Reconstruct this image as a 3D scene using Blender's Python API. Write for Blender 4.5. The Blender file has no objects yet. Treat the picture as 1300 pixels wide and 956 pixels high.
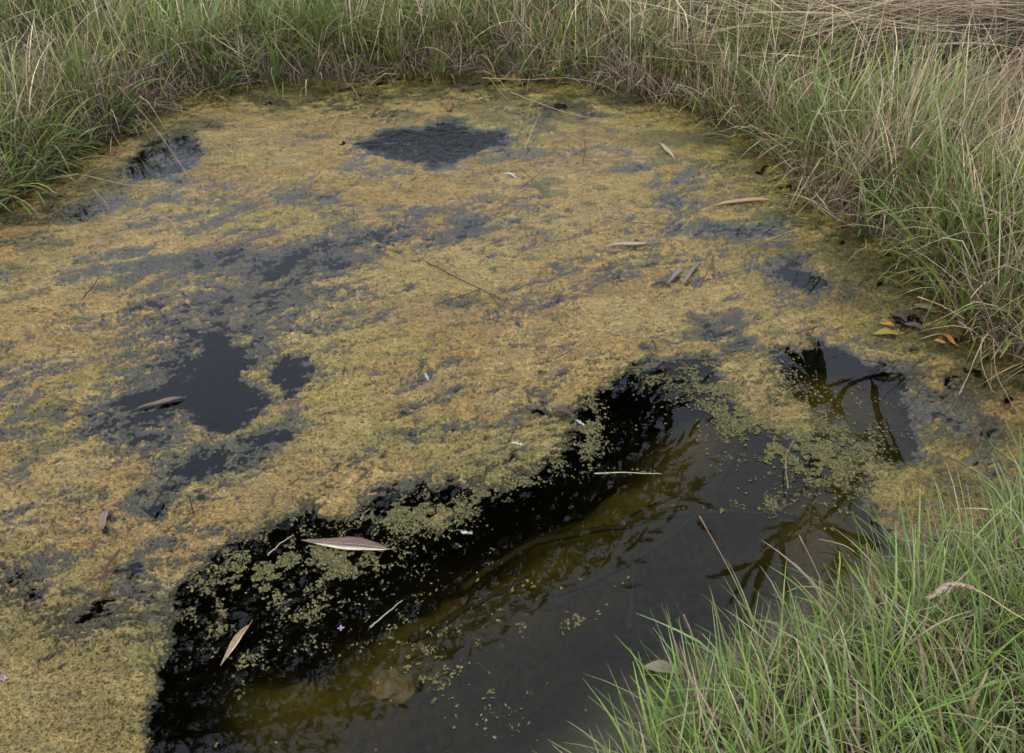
import bpy, math, random
import numpy as np
from mathutils import Vector, Matrix

random.seed(7)
RNG = np.random.default_rng(11)
SC = bpy.context.scene
COL = SC.collection

# ------------------------------------------------------------------ camera
CAM_H = 1.20
PITCH = math.radians(38.0)
F = 1272.0            # focal length in photograph pixels (1300 px wide)
CX, CY = 650.0, 433.5
cd = bpy.data.cameras.new("camera")
cam = bpy.data.objects.new("camera", cd)
COL.objects.link(cam)
cam.location = (0, 0, CAM_H)
cam.rotation_euler = (math.radians(90) - PITCH, 0, 0)
cd.sensor_width = 36.0
cd.lens = F / 1300.0 * 36.0
cd.shift_y = -44.5 / 1300.0
cd.clip_start = 0.02
cd.clip_end = 400
SC.camera = cam
SC.render.resolution_x = 1024
SC.render.resolution_y = 753

# ------------------------------------------------------------------ light
SUN_EL, SUN_AZ = math.radians(56), math.radians(-140)   # azimuth from +Y towards +X
world = bpy.data.worlds.new("World")
SC.world = world
world.use_nodes = True
wn, wl = world.node_tree.nodes, world.node_tree.links
bg = wn["Background"]
sky = wn.new("ShaderNodeTexSky")
sky.sky_type = 'NISHITA'
sky.sun_disc = False
sky.sun_elevation = SUN_EL
sky.sun_rotation = SUN_AZ
sky.air_density = 1.0
sky.dust_density = 6.0
sky.ozone_density = 1.0
wm = wn.new("ShaderNodeMix")
wm.data_type = 'RGBA'
wm.inputs[0].default_value = 0.72          # even cloud layer over the blue
wl.new(sky.outputs[0], wm.inputs[6])
wm.inputs[7].default_value = (8.5, 9.4, 11.3, 1)
wl.new(wm.outputs[2], bg.inputs[0])
bg.inputs[1].default_value = 0.15
sl = bpy.data.lights.new("sun", 'SUN')
sl.energy = 1.0
sl.angle = math.radians(25)
sl.color = (1.0, 0.965, 0.91)
sun = bpy.data.objects.new("sun", sl)
COL.objects.link(sun)
sdir = Vector((math.sin(SUN_AZ) * math.cos(SUN_EL), math.cos(SUN_AZ) * math.cos(SUN_EL), math.sin(SUN_EL)))
sun.rotation_euler = sdir.to_track_quat('Z', 'Y').to_euler()
sun.location = sdir * 20
SC.view_settings.view_transform = 'Standard'
SC.view_settings.look = 'None'
SC.view_settings.gamma = 1.0
SC.view_settings.exposure = 0.58
try:
    SC.view_settings.use_curve_mapping = False
except Exception:
    pass
SC.render.engine = 'CYCLES'
SC.cycles.transparent_max_bounces = 16
SC.cycles.max_bounces = 8

# ------------------------------------------------------------------ helpers
cp, sp = math.cos(PITCH), math.sin(PITCH)


def ray(px, py):
    a, b = (px - CX) / F, -(py - CY) / F
    return Vector((a, cp + b * sp, -sp + b * cp))


def on_z(px, py, z=0.0):
    d = ray(px, py)
    t = (z - CAM_H) / d.z
    return Vector((d.x * t, d.y * t, z))


def on_y(px, py, y):
    d = ray(px, py)
    t = y / d.y
    return Vector((d.x * t, y, CAM_H + d.z * t))


def to_px(x, y, z=0.0):
    dz = z - CAM_H
    depth = y * cp - dz * sp
    up = y * sp + dz * cp
    return CX + F * x / depth, CY - F * up / depth


_T = np.random.default_rng(5).random((256, 256)).astype(np.float32) * 2 - 1


def vnoise(x, y):
    xi, yi = np.floor(x).astype(np.int64), np.floor(y).astype(np.int64)
    fx, fy = x - xi, y - yi
    fx = fx * fx * fx * (fx * (fx * 6 - 15) + 10)
    fy = fy * fy * fy * (fy * (fy * 6 - 15) + 10)
    x0, x1, y0, y1 = xi & 255, (xi + 1) & 255, yi & 255, (yi + 1) & 255
    a = _T[x0, y0] * (1 - fx) + _T[x1, y0] * fx
    b = _T[x0, y1] * (1 - fx) + _T[x1, y1] * fx
    return a * (1 - fy) + b * fy


def fbm(x, y, octv=4, gain=0.55):
    s, a, n = 0.0, 1.0, 0.0
    c, q = math.cos(0.6), math.sin(0.6)
    for i in range(octv):
        s = s + a * vnoise(x + 17.3 * i, y - 9.1 * i)
        n += a
        a *= gain
        x, y = (c * x - q * y) * 2.03, (q * x + c * y) * 2.03
    return s / n


def sstep(a, b, v):
    t = np.clip((v - a) / (b - a), 0, 1)
    return t * t * (3 - 2 * t)


def poly_sd(px, py, poly):
    """signed distance to a closed polygon, positive inside"""
    d2 = np.full(px.shape, 1e9)
    ins = np.zeros(px.shape, bool)
    n = len(poly)
    for i in range(n):
        ax, ay = poly[i]
        bx, by = poly[(i + 1) % n]
        ex, ey = bx - ax, by - ay
        wx, wy = px - ax, py - ay
        t = np.clip((wx * ex + wy * ey) / (ex * ex + ey * ey + 1e-12), 0, 1)
        d2 = np.minimum(d2, (wx - t * ex) ** 2 + (wy - t * ey) ** 2)
        c = (ay > py) != (by > py)
        if ey != 0:
            ins ^= c & (px < ex * (py - ay) / ey + ax)
    d = np.sqrt(d2)
    return np.where(ins, d, -d)


def mesh_np(name, verts, quads=None, tris=None, cols=None, smooth=True, val=None):
    me = bpy.data.meshes.new(name)
    verts = np.asarray(verts, np.float32).reshape(-1, 3)
    me.vertices.add(len(verts))
    me.vertices.foreach_set("co", verts.ravel())
    li, ls = [], []
    off = 0
    for fa, k in ((quads, 4), (tris, 3)):
        if fa is not None and len(fa):
            fa = np.asarray(fa, np.int32).reshape(-1, k)
            li.append(fa.ravel())
            ls.append(off + np.arange(len(fa), dtype=np.int32) * k)
            off += fa.size
    li, ls = np.concatenate(li), np.concatenate(ls)
    me.loops.add(len(li))
    me.loops.foreach_set("vertex_index", li)
    me.polygons.add(len(ls))
    me.polygons.foreach_set("loop_start", ls)
    if smooth:
        me.polygons.foreach_set("use_smooth", np.ones(len(ls), bool))
    me.update(calc_edges=True)
    if cols is not None:
        at = me.color_attributes.new("col", 'FLOAT_COLOR', 'POINT')
        c = np.ones((len(verts), 4), np.float32)
        c[:, :3] = np.asarray(cols, np.float32).reshape(-1, 3)
        at.data.foreach_set("color", c.ravel())
    if val is not None:
        at = me.attributes.new("cover", 'FLOAT', 'POINT')
        at.data.foreach_set("value", np.asarray(val, np.float32).ravel())
    return me


def link(name, me, mat=None, parent=None, label=None, cat=None, group=None, kind=None):
    o = bpy.data.objects.new(name, me)
    COL.objects.link(o)
    if mat is not None and me is not None:
        me.materials.clear()
        me.materials.append(mat)
    if parent is not None:
        o.parent = parent
    if label:
        o["label"] = label
    if cat:
        o["category"] = cat
    if group:
        o["group"] = group
    if kind:
        o["kind"] = kind
    return o


def new_mat(name):
    m = bpy.data.materials.new(name)
    m.use_nodes = True
    nt = m.node_tree
    for n in list(nt.nodes):
        nt.nodes.remove(n)
    out = nt.nodes.new("ShaderNodeOutputMaterial")
    return m, nt, out


def nd(nt, t, **kw):
    n = nt.nodes.new(t)
    for k, v in kw.items():
        setattr(n, k, v)
    return n


def mixc(nt, fac, a, b, blend='MIX'):
    n = nt.nodes.new("ShaderNodeMix")
    n.data_type = 'RGBA'
    n.blend_type = blend
    for s, v in ((n.inputs[0], fac), (n.inputs[6], a), (n.inputs[7], b)):
        if hasattr(v, "is_output"):
            nt.links.new(v, s)
        elif isinstance(v, (tuple, list)):
            s.default_value = (*v[:3], 1)
        else:
            s.default_value = v
    return n.outputs[2]


def noise(nt, scale, detail=3, rough=0.6, vec=None, dist=0.0):
    n = nt.nodes.new("ShaderNodeTexNoise")
    n.inputs["Scale"].default_value = scale
    n.inputs["Detail"].default_value = detail
    n.inputs["Roughness"].default_value = rough
    n.inputs["Distortion"].default_value = dist
    if vec is not None:
        nt.links.new(vec, n.inputs["Vector"])
    return n


def ramp(nt, fac, stops):
    r = nt.nodes.new("ShaderNodeValToRGB")
    while len(r.color_ramp.elements) < len(stops):
        r.color_ramp.elements.new(0.5)
    for e, (p, c) in zip(r.color_ramp.elements, stops):
        e.position = p
        e.color = (*c, 1) if len(c) == 3 else c
    nt.links.new(fac, r.inputs[0])
    return r.outputs[0]


def bump(nt, h, strength, dist, normal=None):
    b = nt.nodes.new("ShaderNodeBump")
    b.inputs["Strength"].default_value = strength
    b.inputs["Distance"].default_value = dist
    nt.links.new(h, b.inputs["Height"])
    if normal is not None:
        nt.links.new(normal, b.inputs["Normal"])
    return b.outputs[0]


def srgb(r, g, b):
    def f(c):
        c /= 255.0
        return c / 12.92 if c <= 0.04045 else ((c + 0.055) / 1.055) ** 2.4
    return (f(r), f(g), f(b))


# ------------------------------------------------------------------ materials
def mat_foliage(name, rough=0.45, transl=0.25, spec=0.35, fine=250.0):
    m, nt, out = new_mat(name)
    at = nd(nt, "ShaderNodeAttribute", attribute_name="col")
    tc = nd(nt, "ShaderNodeTexCoord")
    nz = noise(nt, fine, 2, 0.6, tc.outputs["Object"])
    v = ramp(nt, nz.outputs[0], [(0.3, (0.72, 0.72, 0.72)), (0.7, (1.22, 1.2, 1.15))])
    c = mixc(nt, 1.0, at.outputs["Color"], v, 'MULTIPLY')
    p = nd(nt, "ShaderNodeBsdfPrincipled")
    nt.links.new(c, p.inputs["Base Color"])
    p.inputs["Roughness"].default_value = rough
    p.inputs["Specular IOR Level"].default_value = spec
    t = nd(nt, "ShaderNodeBsdfTranslucent")
    nt.links.new(c, t.inputs["Color"])
    mx = nd(nt, "ShaderNodeMixShader")
    mx.inputs[0].default_value = transl
    nt.links.new(p.outputs[0], mx.inputs[1])
    nt.links.new(t.outputs[0], mx.inputs[2])
    nt.links.new(mx.outputs[0], out.inputs[0])
    return m


M_GRASS = mat_foliage("grass_blades", 0.42, 0.3, 0.4)
M_DRY = mat_foliage("dry_grass", 0.65, 0.2, 0.2)
M_LEAF = mat_foliage("leaf", 0.5, 0.15, 0.4, 400.0)
M_BITS = mat_foliage("algae_strands", 0.7, 0.15, 0.2, 600.0)
M_DUCK = mat_foliage("duckweed", 0.5, 0.2, 0.4, 600.0)
M_TWIG = mat_foliage("twig_bark", 0.7, 0.0, 0.25, 500.0)


def mat_mat():
    m, nt, out = new_mat("algae_mat")
    at = nd(nt, "ShaderNodeAttribute", attribute_name="col")
    tc = nd(nt, "ShaderNodeTexCoord")
    mp = nd(nt, "ShaderNodeMapping")
    mp.inputs["Rotation"].default_value = (0, 0, math.radians(-25))
    mp.inputs["Scale"].default_value = (0.7, 1.25, 1.0)
    nt.links.new(tc.outputs["Object"], mp.inputs[0])
    V = mp.outputs[0]
    n1 = noise(nt, 300, 3, 0.75, V, 0.8)
    n2 = noise(nt, 110, 4, 0.65, V, 0.8)
    n3 = noise(nt, 26, 5, 0.65, V, 0.9)
    v1 = ramp(nt, n1.outputs[0], [(0.30, (0.36, 0.37, 0.38)), (0.5, (1, 1, 1)), (0.70, (1.75, 1.7, 1.6))])
    v2 = ramp(nt, n2.outputs[0], [(0.3, (0.58, 0.60, 0.60)), (0.5, (1, 1, 1)), (0.72, (1.35, 1.3, 1.2))])
    v3 = ramp(nt, n3.outputs[0], [(0.32, (0.70, 0.76, 0.72)), (0.68, (1.22, 1.16, 1.12))])
    c = mixc(nt, 1.0, at.outputs["Color"], v1, 'MULTIPLY')
    c = mixc(nt, 1.0, c, v2, 'MULTIPLY')
    c = mixc(nt, 1.0, c, v3, 'MULTIPLY')
    b0 = bump(nt, n3.outputs[0], 0.75, 0.014)
    b1 = bump(nt, n2.outputs[0], 0.7, 0.006, b0)
    b2 = bump(nt, n1.outputs[0], 0.6, 0.002, b1)
    p = nd(nt, "ShaderNodeBsdfPrincipled")
    nt.links.new(c, p.inputs["Base Color"])
    p.inputs["Roughness"].default_value = 0.42
    p.inputs["Specular IOR Level"].default_value = 0.45
    nt.links.new(b2, p.inputs["Normal"])
    cv = nd(nt, "ShaderNodeAttribute", attribute_name="cover")      # ragged holes where the mat thins out
    n4 = noise(nt, 190, 4, 0.7, V, 0.6)
    ma = nd(nt, "ShaderNodeMath", operation='MULTIPLY_ADD')
    nt.links.new(n4.outputs[0], ma.inputs[0])
    ma.inputs[1].default_value = 1.5
    nt.links.new(cv.outputs["Fac"], ma.inputs[2])
    gt = nd(nt, "ShaderNodeMath", operation='GREATER_THAN')
    nt.links.new(ma.outputs[0], gt.inputs[0])
    gt.inputs[1].default_value = -0.10
    nt.links.new(gt.outputs[0], p.inputs["Alpha"])
    nt.links.new(p.outputs[0], out.inputs[0])
    return m


def mat_water():
    m, nt, out = new_mat("pond_water")
    at = nd(nt, "ShaderNodeAttribute", attribute_name="col")     # red channel: how ruffled
    tc = nd(nt, "ShaderNodeTexCoord")
    n1 = noise(nt, 7, 2, 0.5, tc.outputs["Object"])
    mp = nd(nt, "ShaderNodeMapping")
    mp.inputs["Scale"].default_value = (0.8, 1.6, 1.0)
    nt.links.new(tc.outputs["Object"], mp.inputs[0])
    n2 = noise(nt, 38, 3, 0.6, mp.outputs[0], 0.4)
    b1 = bump(nt, n1.outputs[0], 0.02, 0.015)
    b2n = nd(nt, "ShaderNodeBump")
    b2n.inputs["Distance"].default_value = 0.03
    sep = nd(nt, "ShaderNodeSeparateColor")
    nt.links.new(at.outputs["Color"], sep.inputs[0])
    nt.links.new(sep.outputs[0], b2n.inputs["Strength"])
    nt.links.new(n2.outputs[0], b2n.inputs["Height"])
    nt.links.new(b1, b2n.inputs["Normal"])
    fr = nd(nt, "ShaderNodeFresnel")
    fr.inputs[0].default_value = 1.333
    nt.links.new(b2n.outputs[0], fr.inputs["Normal"])
    g = nd(nt, "ShaderNodeBsdfGlossy")
    g.inputs["Roughness"].default_value = 0.0
    nt.links.new(b2n.outputs[0], g.inputs["Normal"])
    t = nd(nt, "ShaderNodeBsdfTransparent")
    mx = nd(nt, "ShaderNodeMixShader")
    nt.links.new(fr.outputs[0], mx.inputs[0])
    nt.links.new(t.outputs[0], mx.inputs[1])
    nt.links.new(g.outputs[0], mx.inputs[2])
    nt.links.new(mx.outputs[0], out.inputs[0])
    va = nd(nt, "ShaderNodeVolumeAbsorption")
    va.inputs["Color"].default_value = (0.42, 0.38, 0.0, 1)
    va.inputs["Density"].default_value = 7.0
    nt.links.new(va.outputs[0], out.inputs["Volume"])
    return m


def mat_ground():
    m, nt, out = new_mat("bank_soil")
    at = nd(nt, "ShaderNodeAttribute", attribute_name="col")
    tc = nd(nt, "ShaderNodeTexCoord")
    n1 = noise(nt, 60, 5, 0.65, tc.outputs["Object"], 0.4)
    n2 = noise(nt, 8, 4, 0.6, tc.outputs["Object"])
    v1 = ramp(nt, n1.outputs[0], [(0.3, (0.6, 0.6, 0.6)), (0.7, (1.35, 1.3, 1.2))])
    v2 = ramp(nt, n2.outputs[0], [(0.3, (0.75, 0.8, 0.75)), (0.7, (1.2, 1.15, 1.1))])
    c = mixc(nt, 1.0, at.outputs["Color"], v1, 'MULTIPLY')
    c = mixc(nt, 1.0, c, v2, 'MULTIPLY')
    p = nd(nt, "ShaderNodeBsdfPrincipled")
    nt.links.new(c, p.inputs["Base Color"])
    p.inputs["Roughness"].default_value = 0.85
    nt.links.new(bump(nt, n1.outputs[0], 0.7, 0.01), p.inputs["Normal"])
    nt.links.new(p.outputs[0], out.inputs[0])
    return m


M_MAT, M_WATER, M_GROUND = mat_mat(), mat_water(), mat_ground()

# ------------------------------------------------------------------ shoreline
SHORE_PX = [(-330, 560), (-250, 400), (-90, 305), (0, 258), (60, 222), (120, 180), (190, 146), (250, 120), (330, 106),
            (450, 102), (520, 94), (640, 96), (740, 104), (800, 116), (880, 132), (920, 160), (980, 186), (1020, 232),
            (1050, 268), (1100, 296), (1140, 326), (1185, 368), (1235, 418), (1310, 468), (1420, 540), (1440, 610),
            (1330, 655), (1230, 715), (1150, 765), (1060, 810), (975, 868), (890, 918), (830, 985)]
SHORE = [tuple(on_z(*p).xy) for p in SHORE_PX] + [(0.10, 0.46), (-0.4, 0.42), (-0.9, 0.45), (-1.4, 0.7), (-1.75, 1.1)]


def shore_sd(x, y):
    w = 0.03 * fbm(x * 6, y * 6, 3)
    return poly_sd(x, y, SHORE) + w


# underwater ledge in the open water, traced on a level 9 cm below the surface
LEDGE_PX = [(310, 850), (400, 850), (430, 835), (480, 795), (560, 730), (680, 670), (790, 610), (850, 560), (905, 520)]
LEDGE = [on_z(p[0], p[1], -0.09).xy for p in LEDGE_PX]


def seg_dist(x, y, pts):
    d2 = np.full(x.shape, 1e9)
    for (ax, ay), (bx, by) in zip(pts[:-1], pts[1:]):
        ex, ey = bx - ax, by - ay
        t = np.clip(((x - ax) * ex + (y - ay) * ey) / (ex * ex + ey * ey), 0, 1)
        d2 = np.minimum(d2, (x - ax - t * ex) ** 2 + (y - ay - t * ey) ** 2)
    return np.sqrt(d2)


def ground_z(x, y):
    x, y = np.asarray(x, float), np.asarray(y, float)
    sd = shore_sd(x, y)
    out = -sd
    z_out = 0.055 * sstep(-0.02, 0.11, out) + 0.04 * sstep(0.1, 0.9, out) + 0.02 * fbm(x * 3, y * 3, 3) * sstep(0, .2, out) - 0.012
    z_in = -0.012 - 0.36 * sstep(0.0, 0.42, sd) + 0.02 * fbm(x * 7, y * 7, 3)
    l = seg_dist(x, y, LEDGE)
    l = np.maximum(l + 0.06 * fbm(x * 8, y * 8, 4), 0)
    z_in = z_in + 0.20 * np.exp(-(l / 0.13) ** 2) * sstep(0.1, 0.4, sd) + 0.012 * fbm(x * 20, y * 20, 3)
    return np.where(sd > 0, z_in, z_out)


def axis(lo, hi, step, far):
    core = np.arange(lo, hi + 1e-6, step)
    up, dn, s = [], [], step
    v = hi
    while v < far:
        s *= 1.35
        v += s
        up.append(v)
    s, v = step, lo
    while v > -far:
        s *= 1.35
        v -= s
        dn.append(v)
    return np.concatenate([dn[::-1], core, up])


def grid_quads(nr, nc):
    i = np.arange(nr * nc).reshape(nr, nc)
    return np.stack([i[:-1, :-1], i[:-1, 1:], i[1:, 1:], i[1:, :-1]], -1).reshape(-1, 4)


gx, gy = axis(-2.4, 2.4, 0.022, 90), axis(0.1, 3.6, 0.022, 90)
GX, GY = np.meshgrid(gx, gy)
GZ = ground_z(GX, GY)
sdg = shore_sd(GX, GY)
ld = seg_dist(GX, GY, LEDGE) + 0.03 * fbm(GX * 9, GY * 9, 3)
soil = np.array([0.028, 0.023, 0.013])
mud = np.array([0.095, 0.09, 0.055])
LEDGE2 = [on_z(p_[0], p_[1], -0.10).xy for p_ in [(960, 520), (1040, 470), (1100, 560), (1060, 640), (1120, 700)]]
ld = np.minimum(ld, seg_dist(GX, GY, LEDGE2) + 0.04 * fbm(GX * 9, GY * 9, 3))
GZ = np.where(sdg > 0, GZ + np.maximum(-0.13 - GZ, 0) * np.exp(-(np.maximum(seg_dist(GX, GY, LEDGE2) + 0.06 * fbm(GX * 7, GY * 7, 3), 0) / 0.17) ** 2), GZ)
olive = np.array([0.19, 0.165, 0.06])
straw = np.array([0.12, 0.105, 0.05])
gc = np.where((sdg > 0)[..., None], mud, soil)
k = (np.exp(-(np.maximum(ld, 0) / 0.15) ** 2) * (sdg > 0))[..., None]
gc = gc * (1 - k) + olive * k
k = (sstep(3.6, 5.0, np.hypot(GX, GY - 1)))[..., None]
gc = gc * (1 - k) + straw * k
link("ground", mesh_np("ground", np.stack([GX, GY, GZ], -1), grid_quads(len(gy), len(gx)), cols=gc), M_GROUND, kind="structure",
     label="earth bank and dark pond bed under grass and water", cat="ground")

# ------------------------------------------------------------------ painted layout of the algae mat (photo pixels on the water plane)
OPEN = [(190, 1010), (222, 860), (226, 800), (248, 748), (268, 722), (305, 700), (335, 690), (352, 662), (388, 645), (402, 656), (425, 672),
        (470, 672), (496, 650), (512, 636), (560, 628), (600, 634), (640, 616), (690, 596), (722, 580), (746, 560), (753, 525),
        (780, 490), (810, 472), (850, 470), (885, 478), (905, 500), (930, 540), (965, 560), (990, 580), (1040, 560), (1085, 590), (1100, 640),
        (1105, 680), (1150, 740), (1150, 900), (900, 1100), (300, 1100)]
H1 = [(440, 175), (480, 174), (530, 161), (570, 156), (600, 159), (640, 171), (650, 181), (612, 188), (592, 200), (577, 213), (540, 216),
      (515, 208), (500, 198), (470, 190), (450, 182)]
H2 = [(150, 218), (180, 187), (215, 170), (240, 170), (266, 190), (250, 206), (225, 226), (190, 232), (160, 230)]
H3 = [(238, 500), (260, 450), (282, 428), (302, 450), (306, 480), (332, 500), (326, 520), (300, 542), (262, 538), (243, 522)]
H4 = [(350, 482), (368, 455), (390, 462), (396, 490), (372, 499)]
H5 = [(1000, 452), (1050, 434), (1085, 455), (1118, 488), (1152, 538), (1140, 566), (1105, 556), (1066, 528), (1025, 502), (1004, 478)]
HOLES = [(H5, 1.9, 12), (H1, 2.2, 9), (H2, 1.7, 8), (H3, 1.7, 10), (H4, 1.6, 7)]
CHAN = [(165, 645), (195, 590), (255, 562), (330, 546), (385, 528), (402, 540), (345, 572), (272, 588), (230, 615), (192, 655)]
# cx, cy, rx, ry, angle, strength (positive = lower, wetter)
BLOBS = [
    (230, 470, 90, 55, -20, .95), (185, 525, 70, 42, -10, 1.1), (330, 470, 80, 45, -20, .55), (220, 340, 120, 28, -10, .55), (340, 330, 60, 22, 0, .45),
    (300, 400, 130, 40, -10, .45), (100, 268, 55, 16, -8, 1.0), (45, 300, 60, 22, -20, .6), (200, 250, 90, 18, -5, .6), (130, 230, 40, 14, -20, .4),
    (190, 560, 70, 24, -10, .9), (60, 610, 60, 22, -25, .55), (25, 720, 50, 45, 0, .5), (140, 820, 30, 26, 0, .4), (330, 360, 60, 20, -10, .4),
    (590, 292, 34, 9, -5, .75), (470, 300, 60, 16, 0, .5), (420, 340, 70, 22, 0, .42), (805, 208, 26, 7, 0, 1.0), (872, 226, 24, 7, 0, .8),
    (905, 288, 45, 12, 0, .95), (870, 258, 40, 9, 10, .6), (960, 300, 55, 20, 0, .85), (1040, 348, 46, 14, -8, 1.1), (1000, 350, 60, 10, 0, .5),
    (900, 415, 26, 12, 20, 1.0), (940, 430, 30, 18, 30, .9), (935, 400, 22, 14, 60, .6), (740, 138, 46, 9, 0, .7), (560, 108, 60, 7, 0, .5),
    (660, 112, 50, 8, 0, .5), (660, 258, 44, 12, 0, .55), (700, 300, 50, 12, 0, .35), (830, 240, 40, 12, 0, .55),
    (640, 522, 60, 8, -18, .8), (685, 512, 24, 9, -10, 1.0), (600, 545, 40, 6, -15, .9), (530, 552, 45, 6, -12, .75), (700, 522, 26, 8, 20, .5),
    (1150, 412, 42, 12, 10, .95), (1130, 465, 60, 22, 5, .75), (1200, 420, 36, 16, 10, .55), (1180, 520, 60, 24, 0, .5), (1060, 470, 66, 30, 20, 1.25), (1010, 465, 60, 22, 10, .9),
    (1095, 515, 64, 38, 35, 1.3), (1040, 500, 40, 20, 0, .9), (1120, 560, 44, 26, 50, .95), (1060, 620, 50, 40, 30, .6), (960, 520, 60, 30, 30, .6), (1000, 560, 50, 34, 20, .65), (880, 465, 40, 14, 0, .8), (1080, 570, 40, 20, 0, .5),
    (1110, 660, 34, 26, 0, .6), (1200, 690, 60, 20, 0, .6), (1265, 610, 30, 20, 0, .4), (860, 345, 70, 22, 0, .4), (830, 370, 60, 16, 0, .35),
    (690, 430, 60, 20, 0, .25), (760, 350, 40, 14, 0, .3), (320, 700, 60, 40, 0, .4), (250, 790, 24, 60, 0, .4), (380, 655, 26, 14, -30, .5), (1250, 540, 60, 40, 0, .25), (1240, 480, 40, 30, 0, .35),
]
WASH = [(180, 310, 210, 100, -10, .42), (330, 400, 150, 80, -10, .40), (720, 280, 260, 60, 0, .20), (900, 290, 170, 80, 0, .28), (110, 540, 110, 60, -15, .25),
        (1180, 500, 110, 90, 10, .25), (650, 125, 480, 34, 0, .28), (450, 300, 130, 50, 0, .25), (60, 700, 100, 90, 0, .2), (130, 790, 120, 80, -10, .26), (420, 590, 120, 40, -15, .15), (1000, 380, 120, 50, 0, .2)]
ISLANDS = [(562, 658, 30, 15, -10, 2.9), (548, 664, 18, 10, 0, 1.5), (592, 665, 16, 8, 0, 1.3), (1035, 545, 60, 14, 15, .3), (1000, 545, 40, 22, 0, .2), (970, 455, 60, 20, 20, .3), (945, 500, 34, 30, 0, .8), (975, 540, 30, 24, 0, .7), (1020, 550, 60, 14, 25, .5),
           (440, 690, 55, 10, 0, 1.2), (420, 715, 60, 16, -10, 1.5), (330, 735, 40, 24, -20, 1.5), (300, 770, 30, 22, 0, 1.0), (265, 830, 34, 24, 0, .9)]


def ell(px, py, b):
    a = math.radians(b[4])
    dx, dy = px - b[0], py - b[1]
    u, v = (dx * math.cos(a) + dy * math.sin(a)) / b[2], (-dx * math.sin(a) + dy * math.cos(a)) / b[3]
    return np.exp(-1.1 * (u * u + v * v))


def mat_fields(x, y):
    px, py = to_px(x, y)
    # streaks run up to the right on the left side and level out on the right
    a = math.radians(24)
    u, v = x * math.cos(a) + y * math.sin(a), -x * math.sin(a) + y * math.cos(a)
    wx, wy = 0.05 * fbm(x * 5, y * 5, 3), 0.05 * fbm(x * 5 + 40, y * 5 - 20, 3)
    nl = fbm((u + wx) * 3.2, (v + wy) * 6.5, 4)
    nm = fbm((u + wx) * 11 + 7, (v + wy) * 30, 5, 0.62)
    nf = fbm((u + .3 * wx) * 55, (v + .3 * wy) * 120, 4, 0.65)
    nff = fbm(x * 260 + 3, y * 260, 2)
    jx, jy = 34 * fbm(x * 9, y * 9 + 9, 5, 0.62), 26 * fbm(x * 9 + 31, y * 9, 5, 0.62)
    jx, jy = jx * (0.75 + 0.25 * sstep(100, 500, py)), jy * (0.42 + 0.58 * sstep(100, 500, py))
    qx, qy = px + jx, py + jy
    E = np.full(x.shape, 0.60)
    for b in BLOBS:
        E -= b[5] * 1.15 * ell(qx, qy, b)
    for poly, s, w in HOLES:
        E -= s * sstep(-w, w, poly_sd(qx, qy, poly))
    for b in WASH:
        E -= b[5] * ell(px, py, b)
    ch = sstep(-15, 3, poly_sd(qx, qy, CHAN))
    E -= 1.15 * ch
    od = poly_sd(qx, qy, OPEN)
    op = sstep(-30, 22, od)
    E -= 3.2 * op
    for b in ISLANDS:
        E += b[5] * ell(qx, qy, b)
    spk = sstep(-0.15, 0.45, fbm(x * 3.1 + 50, y * 4.3 - 12, 3))
    fl = sstep(0.30, 0.62, fbm(u * 34 + 5, v * 60 + 3, 3, 0.6)) * sstep(-0.1, 0.3, fbm(x * 5 + 9, y * 6 + 33, 3))
    E -= 1.1 * fl
    cr = fbm((u + 1.6 * wx) * 7 + 21, (v + 1.6 * wy) * 15 - 8, 5, 0.6)
    E -= 0.75 * sstep(0.085, 0.0, np.abs(cr)) * sstep(-0.25, 0.2, fbm(x * 4 - 14, y * 5 + 71, 3))
    E += 0.62 * nl + 1.05 * nm + (0.55 + 0.7 * spk) * nf + (0.3 + 0.35 * spk) * nff
    sd = shore_sd(x, y)
    E -= 0.75 * (1 - sstep(0.0, 0.16, sd))
    return px, py, E, nl, nm, nf, nff, ch, od, sd


def mat_height(E, nf, nff):
    up = 0.0042 * (1 - np.exp(-1.6 * np.maximum(E, 0))) + 0.0014 * nf * sstep(-.1, .4, E) + 0.0007 * nff
    dn = -0.0040 * np.maximum(-E, 0)
    return np.where(E > 0, up, dn + 0.0019 * nff + 0.0014 * nf)


MC = dict(ochre=(0.30, 0.195, 0.062), tan=(0.36, 0.265, 0.115), yel=(0.265, 0.215, 0.045), grn=(0.20, 0.17, 0.055), wet=(0.075, 0.07, 0.05), chan=(0.11, 0.115, 0.065), rose=(0.27, 0.175, 0.085), olive_shade=(0.07, 0.065, 0.016), moss=(0.085, 0.09, 0.035))
MC = {k_: np.array(v_) * (0.635, 0.62, 0.47) for k_, v_ in MC.items()}


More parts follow.
